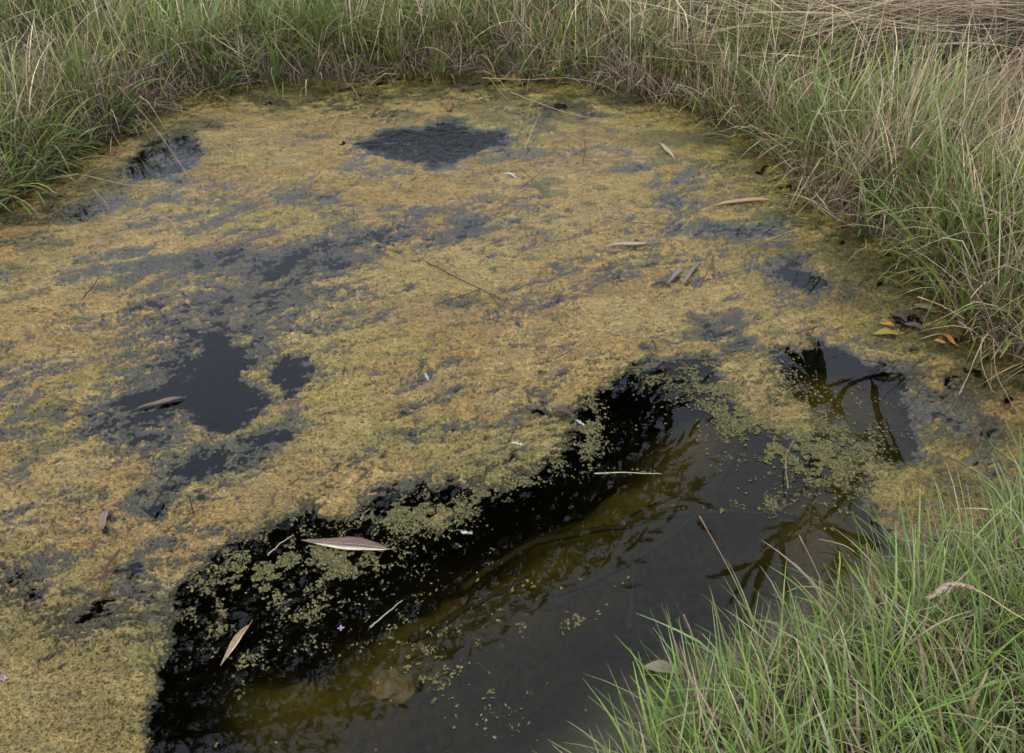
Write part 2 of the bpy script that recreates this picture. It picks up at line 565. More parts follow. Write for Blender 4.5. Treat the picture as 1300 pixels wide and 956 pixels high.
def mat_colour(x, y, px, py, E, nl, nm, ch, od, sd):
    n1 = fbm(x * 4 + 90, y * 7, 4)
    n2 = fbm(x * 9 - 30, y * 14 + 60, 4)

    def mx(c, d, k_):
        k_ = np.clip(k_, 0, 1)[..., None]
        return c * (1 - k_) + d * k_
    c = np.broadcast_to(MC["ochre"], x.shape + (3,))
    c = mx(c, MC["tan"], sstep(0.0, 0.6, n2) * 0.75)
    c = mx(c, MC["yel"], sstep(-0.05, 0.5, n1) * 0.7)
    c = mx(c, MC["rose"], sstep(0.02, 0.45, fbm(x * 5 - 70, y * 8 + 20, 4)) * 0.7)
    c = mx(c, MC["yel"], 0.9 * (1 - sstep(0.05, 0.38, sd)) * sstep(360, 160, py - 0.28 * (px - 650)))   # yellower by the banks
    c = mx(c, MC["grn"], 0.75 * sstep(-160, 0, od) * sstep(-0.5, 0.3, n1))
    c = mx(c, MC["grn"], 0.6 * sstep(680, 820, py) * sstep(500, 200, px))
    c = mx(c, MC["tan"], 0.5 * sstep(-0.15, 0.35, nl) * (sd > 0.2))
    c = mx(c, MC["moss"], sstep(0.12, 0.42, fbm(x * 11 + 47, y * 18 - 21, 5, 0.62)) * sstep(-0.2, 0.3, fbm(x * 3 + 7, y * 4 + 2, 3)) * 0.75)
    c = mx(c, MC["tan"] * 1.12, sstep(0.22, 0.5, fbm(x * 13 - 7, y * 24 + 4, 4, 0.6)) * 0.6)
    c = mx(c, MC["wet"], sstep(0.22, -0.35, E) * 0.95 * (0.35 + 0.65 * sstep(0.04, 0.2, sd)))
    c = mx(c, MC["olive_shade"], (1 - sstep(0.05, 0.45, sd)) * sstep(-0.18, 0.22, fbm(x * 8 + 11, y * 15, 5, 0.6)) * 0.9 * sstep(0.9, 1.3, y))  # dark olive mottle near the far banks, shade of the grass painted in
    c = mx(c, MC["chan"], ch * 0.7)
    return c


# ------------------------------------------------------------------ water
wxs, wys = np.arange(-2.3, 2.0, 0.04), np.arange(0.3, 3.2, 0.04)
WX, WY = np.meshgrid(wxs, wys)
wpx, wpy = to_px(WX, WY)
ruf = 0.0015 + 0.2 * sstep(-14, 10, poly_sd(wpx, wpy, H1)) + 0.03 * sstep(250, 120, wpy)
nr, nc = WX.shape
top = np.stack([WX, WY, np.zeros_like(WX)], -1).reshape(-1, 3)
bot = top.copy()
bot[:, 2] = -0.75
q = grid_quads(nr, nc)
ix = np.arange(nr * nc).reshape(nr, nc)
loop_ = np.concatenate([ix[0, :], ix[1:, -1], ix[-1, -2::-1], ix[-2:0:-1, 0]])
side = np.stack([loop_, loop_ + nr * nc, np.roll(loop_, -1) + nr * nc, np.roll(loop_, -1)], -1)
wc = np.zeros((2 * nr * nc, 3))
wc[:nr * nc, 0] = ruf.ravel()
# only keep the columns over the pond; the rim lies inside the banks
sdw = shore_sd(WX, WY).ravel()
me = mesh_np("pond_water", np.concatenate([top, bot]), np.concatenate([q, q[:, ::-1] + nr * nc, side]), cols=wc)
link("pond_water", me, M_WATER, kind="structure", label="still dark pond water reflecting the grey sky", cat="water")

# ------------------------------------------------------------------ algae mat
NR, NU = 860, 900
ys = 0.46 * (2.95 / 0.46) ** np.linspace(0, 1, NR)
us = np.concatenate([np.linspace(-1.9, -1.15, 90, endpoint=False), np.linspace(-1.15, 1.15, NU - 120, endpoint=False), np.linspace(1.15, 1.6, 30)])
MY, MU = np.meshgrid(ys, us, indexing='ij')
MX = MU * (0.33 + 0.40 * MY)
px, py, E, nl, nm, nf, nff, ch, od, sd = mat_fields(MX, MY)
MZ = mat_height(E, nf, nff)
MCOL = mat_colour(MX, MY, px, py, E, nl, nm, ch, od, sd)
ok = (E > -1.5) & (sd > -0.03)
q = grid_quads(NR, NU)
okf = ok.ravel()
q = q[okf[q].all(1)]
used = np.unique(q)
remap = np.full(NR * NU, -1)
remap[used] = np.arange(len(used))
V = np.stack([MX, MY, MZ], -1).reshape(-1, 3)[used]
link("algae_mat", mesh_np("algae_mat", V, remap[q], cols=MCOL.reshape(-1, 3)[used], val=E.ravel()[used]), M_MAT, kind="stuff",
     label="golden brown floating mat of algae covering most of the pond", cat="algae")


def scatter(n, yfar=2.9):
    y = 0.5 * (yfar / 0.5) ** RNG.random(n)
    x = (RNG.random(n) * 2.5 - 1.4) * (0.33 + 0.40 * y)
    return x, y


# short strands that stand up from the mat
N = 190000
x, y = scatter(N)
px, py, E, nl, nm, nf, nff, ch, od, sd = mat_fields(x, y)
k = (E > -0.75 + 1.05 * RNG.random(N) ** 0.5) & (sd > 0.02)
x, y, E, nf, nff = x[k], y[k], E[k], nf[k], nff[k]
c = mat_colour(x, y, px[k], py[k], E, nl[k], nm[k], ch[k], od[k], sd[k])
n = len(x)
z = np.maximum(mat_height(E, nf, nff), 0.0003)
a = RNG.random(n) * math.pi * 2
L = (0.002 + 0.0055 * RNG.random(n) ** 1.5)
W = 0.0004 + 0.0006 * RNG.random(n)
d = np.stack([np.cos(a), np.sin(a), 0.15 + 0.5 * RNG.random(n)], -1) * L[:, None]
s = np.stack([-np.sin(a), np.cos(a), 0.4 * (RNG.random(n) - .5)], -1) * W[:, None]
p0 = np.stack([x, y, z - 0.0004], -1)
p1 = p0 + d * .55 + np.array([0, 0, 0.0008])
p2 = p0 + d
p2[:, 2] -= 0.3 * d[:, 2]
V = np.stack([p0 - s, p0 + s, p1 - s, p1 + s, p2], 1)
i0 = np.arange(n)[:, None] * 5
c = c * (0.45 + 1.35 * RNG.random((n, 1)) ** 1.4)
dk = RNG.random(n) < 0.2
c[dk] = c[dk] * 0.25
link("algae_strands", mesh_np("algae_strands", V, i0 + np.array([0, 1, 3, 2]), i0 + np.array([2, 3, 4]), np.repeat(c, 5, 0)), M_BITS,
     kind="stuff", label="fine loose strands tangled over the floating algae mat", cat="algae")

# crumbs of duckweed at the ragged edge and on the open water
CLUMPS = [(340, 735, 100, 45, -15, .62), (430, 712, 70, 18, 0, .75), (520, 655, 60, 20, 0, .8), (640, 620, 90, 14, -25, .7), (745, 545, 16, 40, 0, .9), (300, 820, 50, 40, 0, .35),
          (940, 500, 70, 45, 20, 1.0), (1010, 560, 80, 40, 20, .9), (960, 640, 40, 8, 0, .45), (905, 645, 30, 8, 0, .4), (985, 640, 12, 10, 0, .7), (785, 600, 40, 4, 0, .35), (690, 790, 60, 14, -10, .30),
          (720, 782, 22, 10, 0, .55), (800, 745, 12, 20, 0, .2), (510, 750, 30, 20, -30, .35), (460, 800, 40, 30, 0, .22), (640, 735, 60, 30, 0, .10), (560, 800, 90, 40, 0, .12), (530, 850, 40, 30, 0, .3), (620, 850, 30, 14, 0, .3), (1075, 580, 60, 60, 0, .5),
          (760, 560, 40, 20, 0, .2), (820, 480, 60, 14, 0, .5), (395, 790, 20, 30, 0, .3), (640, 900, 60, 30, 0, .2), (1120, 720, 40, 20, 0, .3)]
N = 130000
wts = np.array([b[2] * b[3] * (0.25 + b[5]) for b in CLUMPS])
ci = RNG.choice(len(CLUMPS), N, p=wts / wts.sum())
cb_ = np.array(CLUMPS)[ci]
gu, gv = RNG.normal(0, 0.62, N) * cb_[:, 2], RNG.normal(0, 0.62, N) * cb_[:, 3]
ca, sa = np.cos(np.radians(cb_[:, 4])), np.sin(np.radians(cb_[:, 4]))
px, py = cb_[:, 0] + gu * ca - gv * sa, cb_[:, 1] + gu * sa + gv * ca
b_ = -(py - CY) / F
dz_ = -sp + b_ * cp
tt = -CAM_H / dz_
x, y = (px - CX) / F * tt, (cp + b_ * sp) * tt
# and a ragged rim all along the mat
x2, y2 = scatter(60000, 2.6)
x, y = np.concatenate([x, x2]), np.concatenate([y, y2])
prc = np.concatenate([cb_[:, 5], np.zeros(len(x2))])
px, py, E, nl, nm, nf, nff, ch, od, sd = mat_fields(x, y)
cl = fbm(x * 38, y * 38, 3) + 0.6 * fbm(x * 130, y * 130, 2)
rim = sstep(-1.7, -0.3, E) * sstep(0.25, -0.1, E) * sstep(-60, 0, od) * 0.9
pr = np.maximum(0.75 * prc * sstep(-0.05, 0.30, cl + 0.5 * (prc - 0.6)), rim * sstep(-0.1, 0.3, cl)) + 0.004
N = len(x)
k = (RNG.random(N) < pr) & (E < 0.3) & (sd > 0.03)
x, y = x[k], y[k]
n = len(x)
R = 0.0004 + 0.0017 * RNG.random(n) ** 2.2
gi = np.concatenate([np.arange(n), np.nonzero(RNG.random(n) < 0.7)[0], np.nonzero(RNG.random(n) < 0.4)[0]])
oa, orr = RNG.random(len(gi)) * 6.28, R[gi] * 1.3 * (np.arange(len(gi)) >= n)
x, y, R = x[gi] + orr * np.cos(oa), y[gi] + orr * np.sin(oa), R[gi] * (0.6 + 0.5 * RNG.random(len(gi)))
hue = RNG.random((n, 1))[gi]
n = len(x)
ang = RNG.random(n)[:, None] * 6.28 + np.arange(6)[None] * (math.pi / 3)
rr = R[:, None] * (0.75 + 0.5 * RNG.random((n, 6)))
zz = 0.0006 + 0.0016 * RNG.random((n, 1)) + 0.0008 * (RNG.random((n, 6)) - 0.5)
ring = np.stack([x[:, None] + rr * np.cos(ang), y[:, None] + rr * np.sin(ang), zz], -1)
ctr = np.stack([x, y, zz.max(1) + 0.0006], -1)[:, None]
V = np.concatenate([ring, ctr], 1)
i0 = np.arange(n)[:, None] * 7
T = np.stack([i0[:, 0][:, None] + np.array([j, (j + 1) % 6, 6]) for j in range(6)], 1).reshape(-1, 3)
h = np.clip(hue + 0.2 * (RNG.random((n, 1)) - .5), 0, 1)
c = np.array([0.105, 0.115, 0.025]) * (1 - h) + np.array([0.19, 0.15, 0.05]) * h
c *= 0.22 + 0.9 * RNG.random((n, 1))
link("duckweed", mesh_np("duckweed", V, None, T, np.repeat(c, 7, 0), smooth=False), M_DUCK, kind="stuff",
     label="scattered yellow green duckweed crumbs along the ragged edge of the open water", cat="duckweed")


# ------------------------------------------------------------------ grass
def blades(root, az, th0, curl, L, W, col0, col1, seg=4, kink=None, twist=None, tipw=0.12, fold=False):
    n = len(root)
    t = np.linspace(0, 1, seg + 1)
    P = np.zeros((n, seg + 1, 3))
    P[:, 0] = root
    D = np.zeros((n, seg + 1, 3))
    daz = (RNG.random(n) - 0.5) * 0.9
    for j in range(seg + 1):
        th = th0 + curl * t[j] ** 1.4
        if kink is not None:
            th = th + kink[:, 1] * (t[j] > kink[:, 0])
        th = np.clip(th, -2.4, 2.4)
        a_ = az + daz * t[j]
        D[:, j] = np.stack([np.sin(th) * np.cos(a_), np.sin(th) * np.sin(a_), np.cos(th)], -1)
        if j:
            P[:, j] = P[:, j - 1] + 0.5 * (D[:, j] + D[:, j - 1]) * (L / seg)[:, None]
    fa = az + math.pi / 2 + (RNG.random(n) - 0.5) * 2.4
    S = np.stack([np.cos(fa), np.sin(fa), (RNG.random(n) - 0.5) * 0.5], -1)
    prof = np.where(t < 0.5, 0.75 + 0.5 * t, 1.0 - (t - 0.5) * 2 * (1 - tipw))
    w = (W[:, None] * prof[None])[..., None]
    col = col0[:, None, :] * (1 - t[None, :, None]) + col1[:, None, :] * t[None, :, None]
    if fold:
        N_ = np.cross(D, S[:, None])
        V_ = np.stack([P - S[:, None] * w, P - N_ * w * 0.45, P + S[:, None] * w], 2)
        m_ = 3
    else:
        V_ = np.stack([P - S[:, None] * w, P + S[:, None] * w], 2)
        m_ = 2
    base = np.arange(n)[:, None, None] * (seg + 1) * m_
    Q = []
    for j in range(seg):
        for e in range(m_ - 1):
            Q.append([j * m_ + e, j * m_ + e + 1, (j + 1) * m_ + e + 1, (j + 1) * m_ + e])
    Q = base + np.array(Q)[None]
    C_ = np.repeat(col[:, :, None, :], m_, 2)
    return V_.reshape(-1, 3), Q.reshape(-1, 4), C_.reshape(-1, 3)


def pick(pal, n):
    pal = np.array(pal)
    i = RNG.integers(0, len(pal), n)
    j = RNG.integers(0, len(pal), n)
    f = RNG.random((n, 1))
    return (pal[i] * f + pal[j] * (1 - f)) * (0.54 + 0.54 * RNG.random((n, 1)))


GREEN = [(0.13, 0.215, 0.03), (0.185, 0.275, 0.042), (0.24, 0.31, 0.065), (0.10, 0.18, 0.04), (0.26, 0.30, 0.05), (0.15, 0.25, 0.085)]
STRAW = [(0.50, 0.39, 0.24), (0.40, 0.29, 0.185), (0.62, 0.52, 0.35), (0.33, 0.235, 0.16), (0.45, 0.36, 0.17), (0.56, 0.46, 0.35)]
BROWN = [(0.22, 0.14, 0.08), (0.17, 0.12, 0.078), (0.27, 0.18, 0.11), (0.14, 0.11, 0.06)]


def far_roots(n, lo=-0.03, hi=2.6, power=1.0):
    """random roots on the far and right bank, clumped"""
    xs, ysl = [], []
    tot = 0
    while tot < n:
        m_ = n * 3
        y_ = 0.9 + 3.7 * RNG.random(m_)
        x_ = (RNG.random(m_) * 2 - 1) * (0.75 + 0.62 * y_)
        s_ = -poly_sd(x_, y_, SHORE)
        far = (s_ > lo) & (s_ < hi) & ((y_ > 1.75) | (x_ < -1.0) | (x_ > 0.2)) & (y_ > 1.27)
        cl_ = 0.5 + 0.5 * fbm(x_ * 11, y_ * 11, 2)
        far &= RNG.random(m_) < (0.25 + 0.95 * cl_) * np.exp(-np.maximum(s_, 0) * power)
        xs.append(x_[far])
        ysl.append(y_[far])
        tot += far.sum()
    x_, y_ = np.concatenate(xs)[:n], np.concatenate(ysl)[:n]
    return x_, y_


def out_dir(x_, y_):
    """direction towards the water"""
    e = 0.03
    s0 = poly_sd(x_, y_, SHORE)
    gx_ = (poly_sd(x_ + e, y_, SHORE) - s0) / e
    gy_ = (poly_sd(x_, y_ + e, SHORE) - s0) / e
    return np.arctan2(gy_, gx_)


def hay_zone(x_, y_):
    px_, py_ = to_px(x_, y_, 0.1)
    return sstep(900, 1120, px_ + 60 * fbm(x_ * 3, y_ * 3, 2)) * sstep(170, 90, py_ - 0.10 * (px_ - 1100))


def tufts(nt_, per, hi, green):
    """blades in tufts: roots, azimuth, lean, curl, length, colour pick and tuft id"""
    cx_, cy_ = far_roots(nt_, 0.0, hi, 0.5)
    pxx, _ = to_px(cx_, cy_, 0.15)
    gd = 0.5 + 0.5 * fbm(cx_ * 2.3 + 4, cy_ * 2.3, 3)
    gp = np.clip(1.02 - 0.34 * sstep(430, 740, pxx) - 0.16 * sstep(980, 1150, pxx) + 1.1 * (gd - 0.52), 0.1, 1)
    hz_ = hay_zone(cx_, cy_)
    kp = RNG.random(nt_) < ((gp if green else np.clip(1.15 - gp, 0.15, 1)) * (1 - 0.95 * hz_))
    cx_, cy_ = cx_[kp], cy_[kp]
    m__ = len(cx_)
    cnt = RNG.integers(per // 2, per * 2, m__)
    tid = np.repeat(np.arange(m__), cnt)
    n_ = len(tid)
    r_ = np.abs(RNG.normal(0, 0.016, n_))
    a_ = RNG.random(n_) * 6.283
    x_, y_ = cx_[tid] + r_ * np.cos(a_), cy_[tid] + r_ * np.sin(a_)
    s_ = -poly_sd(x_, y_, SHORE)
    near_ = np.exp(-np.maximum(s_, 0) / 0.10)
    tl = RNG.normal(0, 0.16, (m__, 2))
    lean_ = sstep(820, 1150, pxx[kp])
    tl[:, 0] += 0.16 * lean_
    o_ = out_dir(cx_, cy_)
    nr_ = np.exp(-np.maximum(-poly_sd(cx_, cy_, SHORE), 0) / 0.12)
    tl += 0.38 * nr_[:, None] * np.stack([np.cos(o_), np.sin(o_)], -1)
    th = np.abs(RNG.normal(0.12, 0.2, n_)) + r_ * 7
    vx, vy = th * np.cos(a_) + tl[tid, 0], th * np.sin(a_) + tl[tid, 1]
    az_, th_ = np.arctan2(vy, vx), np.clip(np.hypot(vx, vy), 0, 1.5)
    tL = RNG.random(m__)
    hmul = (0.78 + 0.22 * sstep(0, 300, np.abs(pxx[kp] - 560))) * 0.95 + 0.48 * fbm(cx_ * 3, cy_ * 3, 2)
    L_ = (0.09 + 0.12 * tL[tid] + 0.12 * RNG.random(n_) ** 1.5) * hmul[tid] * (0.85 + 0.35 * lean_[tid]) * (1 - 0.25 * near_)
    z_ = ground_z(x_, y_) - 0.005
    return np.stack([x_, y_, z_], -1), az_, th_, L_, tid, m__, near_


# green tufts on the far banks
root_, az, th, L, tid, m__, near = tufts(4300, 9, 2.4, True)
n = len(L)
tc0 = pick(GREEN, m__)[tid]
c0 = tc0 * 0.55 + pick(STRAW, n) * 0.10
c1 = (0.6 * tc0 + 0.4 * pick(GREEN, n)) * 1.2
k = RNG.random(n) < 0.16
c1[k] = 0.5 * c1[k] + 0.5 * pick(STRAW, k.sum())
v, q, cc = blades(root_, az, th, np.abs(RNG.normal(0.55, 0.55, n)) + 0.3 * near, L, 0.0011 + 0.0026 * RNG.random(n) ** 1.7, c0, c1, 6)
link("bank_grass", mesh_np("bank_grass", v, q, cols=cc), M_GRASS, kind="stuff", label="green meadow grass growing along the far banks of the pond", cat="grass")

# dry stalks and dead blades among it
root_, az, th, L, tid, m__, near = tufts(5000, 9, 2.4, False)
n = len(L)
kk = np.stack([0.25 + 0.6 * RNG.random(n), np.where(RNG.random(n) < 0.45, RNG.normal(0.9, 0.6, n), 0)], -1)
tc0 = pick(STRAW, m__)[tid]
c0 = pick(BROWN, n) * 0.6 + tc0 * 0.3
c1 = (0.5 * tc0 + 0.5 * pick(STRAW, n))
k = RNG.random(n) < 0.08
c1[k] = pick(STRAW, k.sum()) * 1.6
v, q, cc = blades(root_, az, th, RNG.normal(0.35, 0.6, n), L * 1.1, 0.0007 + 0.0017 * RNG.random(n) ** 1.7, c0, c1, 6, kk)
link("dry_grass", mesh_np("dry_grass", v, q, cols=cc), M_DRY, kind="stuff", label="dry straw coloured stalks standing among the far bank grass", cat="grass")

# long loose stalks thrown across the others
n = 2600
x, y = far_roots(n, 0.03, 2.0, 0.5)
az = RNG.random(n) * 6.283
cb = pick(STRAW, n) * 1.5
kk = np.stack([0.3 + 0.5 * RNG.random(n), np.where(RNG.random(n) < 0.5, RNG.normal(0.7, 0.5, n), 0)], -1)
v, q, cc = blades(np.stack([x, y, ground_z(x, y)], -1), az, np.abs(RNG.normal(0.4, 0.3, n)), RNG.normal(0.3, 0.4, n), 0.18 + 0.2 * RNG.random(n), 0.0008 + 0.0009 * RNG.random(n), cb * .85, cb, 7, kk)
link("loose_straw", mesh_np("loose_straw", v, q, cols=cc), M_DRY, kind="stuff", label="long pale straws leaning across the bank grass", cat="straw")

# tangled dead thatch at the foot of the grass
n = 20000
x, y = far_roots(n, -0.03, 0.9, 2.2)
z = ground_z(x, y) + 0.06 * RNG.random(n) ** 1.6
az = RNG.random(n) * 6.283
kk = np.stack([0.2 + 0.6 * RNG.random(n), RNG.normal(0, 0.9, n)], -1)
L = 0.05 + 0.13 * RNG.random(n)
cb = np.where(RNG.random((n, 1)) < 0.55, pick(BROWN, n), pick(STRAW, n) * 0.8)
v, q, cc = blades(np.stack([x, y, z], -1), az, 0.5 + 0.9 * RNG.random(n), RNG.normal(0.3, 0.8, n), L, 0.0006 + 0.0011 * RNG.random(n), cb * 0.8, cb, 4, kk)
link("grass_thatch", mesh_np("grass_thatch", v, q, cols=cc), M_DRY, kind="stuff", label="tangled brown dead thatch at the foot of the bank grass", cat="grass")

# flattened hay behind the right bank
n = 15000
x = 0.6 + 2.4 * RNG.random(n)
y = 2.6 + 2.0 * RNG.random(n)
k = RNG.random(n) < hay_zone(x, y)
x, y = x[k], y[k]
n = len(x)
z = ground_z(x, y) + 0.05 + 0.2 * RNG.random(n)
az = RNG.normal(3.05, 0.28, n) + math.pi * (RNG.random(n) < 0.4)
L = 0.2 + 0.3 * RNG.random(n)
cb = pick(STRAW, n) * 1.1
cb = np.where(RNG.random((n, 1)) < 0.15, pick(BROWN, n), cb)
v, q, cc = blades(np.stack([x, y, z], -1), az, 1.35 + RNG.normal(0, 0.12, n), RNG.normal(0.2, 0.2, n), L, 0.0009 + 0.0012 * RNG.random(n), cb, cb, 5)
link("flattened_hay", mesh_np("flattened_hay", v, q, cols=cc), M_DRY, kind="stuff", label="flattened pale hay lying in a swathe behind the right bank", cat="hay")

# ------------------------------------------------------------------ near tussock
n = 15000
xs, ysl, tot = [], [], 0
while tot < n:
    m_ = 60000
    y_ = 0.0 + 1.3 * RNG.random(m_)
    x_ = -1.1 + 2.6 * RNG.random(m_)
    s_ = -poly_sd(x_, y_, SHORE)
    k = (s_ > -0.02) & (s_ < 0.75) & (y_ < 1.22) & ((x_ > 0.1) | (y_ < 0.5)) & (RNG.random(m_) < np.where(y_ < 0.4, 0.35, 1.0))
    cl_ = 0.5 + 0.5 * fbm(x_ * 16, y_ * 16, 2)
    k &= RNG.random(m_) < 0.2 + 1.1 * cl_
    xs.append(x_[k]); ysl.append(y_[k]); tot += k.sum()
x, y = np.concatenate(xs)[:n], np.concatenate(ysl)[:n]
ppx, ppy = to_px(x, y, 0.03)
bare = (ell(ppx, ppy, (1270, 862, 42, 22, 0, 1)) > 0.45)
x, y = x[~bare], y[~bare]
n = len(x)
z = ground_z(x, y) - 0.004
s_ = np.maximum(-poly_sd(x, y, SHORE), 0)
near = np.exp(-s_ / 0.1)
az = np.where(RNG.random(n) < 0.62, RNG.normal(2.4, 0.8, n), RNG.random(n) * 6.283)
L = 0.07 + 0.12 * RNG.random(n) + 0.03 * fbm(x * 8, y * 8, 2)
tkk = np.stack([0.35 + 0.5 * RNG.random(n), np.where(RNG.random(n) < 0.15, RNG.normal(1.0, 0.5, n), 0)], -1)
G2 = [(0.155, 0.275, 0.036), (0.215, 0.34, 0.05), (0.27, 0.37, 0.08), (0.12, 0.215, 0.05), (0.20, 0.315, 0.12)]
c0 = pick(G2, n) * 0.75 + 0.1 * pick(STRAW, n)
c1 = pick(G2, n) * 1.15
k = RNG.random(n) < 0.17
c1[k] = pick(STRAW, k.sum())
c0[k] = pick(STRAW, k.sum()) * 0.8
k = RNG.random(n) < 0.3
c1[k] = 0.45 * c1[k] + 0.55 * pick(BROWN + STRAW, k.sum())
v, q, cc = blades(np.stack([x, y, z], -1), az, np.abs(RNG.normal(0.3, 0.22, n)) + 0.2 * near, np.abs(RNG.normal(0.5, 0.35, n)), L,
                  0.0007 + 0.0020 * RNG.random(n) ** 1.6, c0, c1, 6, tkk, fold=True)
link("tussock_grass", mesh_np("tussock_grass", v, q, cols=cc), M_GRASS, kind="stuff", label="fresh bright green grass tussock on the near bank", cat="grass")

n = 3600
i = RNG.integers(0, len(x), n)
x, y = x[i] + RNG.normal(0, .02, n), y[i] + RNG.normal(0, .02, n)
z = ground_z(x, y) + 0.03 * RNG.random(n)
cb = np.where(RNG.random((n, 1)) < 0.5, pick(BROWN, n), pick(STRAW, n))
v, q, cc = blades(np.stack([x, y, z], -1), RNG.random(n) * 6.28, 0.4 + 0.9 * RNG.random(n), RNG.normal(0.3, 0.6, n), 0.05 + 0.09 * RNG.random(n),
                  0.0006 + 0.0007 * RNG.random(n), cb * 0.8, cb, 5)
link("tussock_thatch", mesh_np("tussock_thatch", v, q, cols=cc), M_DRY, kind="stuff", label="dead brown blades matted under the near green tussock", cat="grass")


# ------------------------------------------------------------------ single things: stems, leaves, twigs, bits
def tube_mesh(name, pts, r0, r1, col0, col1=None, ns=6, wob=0.0, res=None):
    pts = [Vector(p) for p in pts]
    if res:
        fine = []
        m_ = len(pts)
        for i_ in range(m_ - 1):
            p0_, p1_, p2_, p3_ = pts[max(i_ - 1, 0)], pts[i_], pts[i_ + 1], pts[min(i_ + 2, m_ - 1)]
            for j_ in range(res):
                t_ = j_ / res
                fine.append(0.5 * ((2 * p1_) + (p2_ - p0_) * t_ + (2 * p0_ - 5 * p1_ + 4 * p2_ - p3_) * t_ ** 2 + (3 * p1_ - p0_ - 3 * p2_ + p3_) * t_ ** 3))
        fine.append(pts[-1])
        pts = fine
    if wob:
        for i_ in range(1, len(pts) - 1):
            pts[i_] = pts[i_] + Vector([random.gauss(0, wob) for _ in range(3)])
    m_ = len(pts)
    V_, C_ = [], []
    col0 = np.array(col0)
    col1 = col0 if col1 is None else np.array(col1)
    for i_, p in enumerate(pts):
        d_ = (pts[min(i_ + 1, m_ - 1)] - pts[max(i_ - 1, 0)]).normalized()
        s_ = d_.cross(Vector((0, 0, 1)))
        if s_.length < 1e-3:
            s_ = Vector((1, 0, 0))
        s_.normalize()
        u_ = s_.cross(d_)
        t_ = i_ / (m_ - 1)
        r = r0 * (1 - t_) + r1 * t_
        for k_ in range(ns):
            a_ = 2 * math.pi * k_ / ns
            V_.append(p + (s_ * math.cos(a_) + u_ * math.sin(a_)) * r)
            C_.append(col0 * (1 - t_) + col1 * t_)
    Q_ = []
    for i_ in range(m_ - 1):
        for k_ in range(ns):
            Q_.append((i_ * ns + k_, i_ * ns + (k_ + 1) % ns, (i_ + 1) * ns + (k_ + 1) % ns, (i_ + 1) * ns + k_))
    T_ = [(0, k_ + 1, k_) for k_ in range(1, ns - 1)] + [((m_ - 1) * ns, (m_ - 1) * ns + k_, (m_ - 1) * ns + k_ + 1) for k_ in range(1, ns - 1)]
    return mesh_np(name, [tuple(v_) for v_ in V_], Q_, T_, C_), pts


def smooth_poly(p0, p1, bow, n_=12):
    return [p0.lerp(p1, i_ / n_) for i_ in range(n_ + 1)]


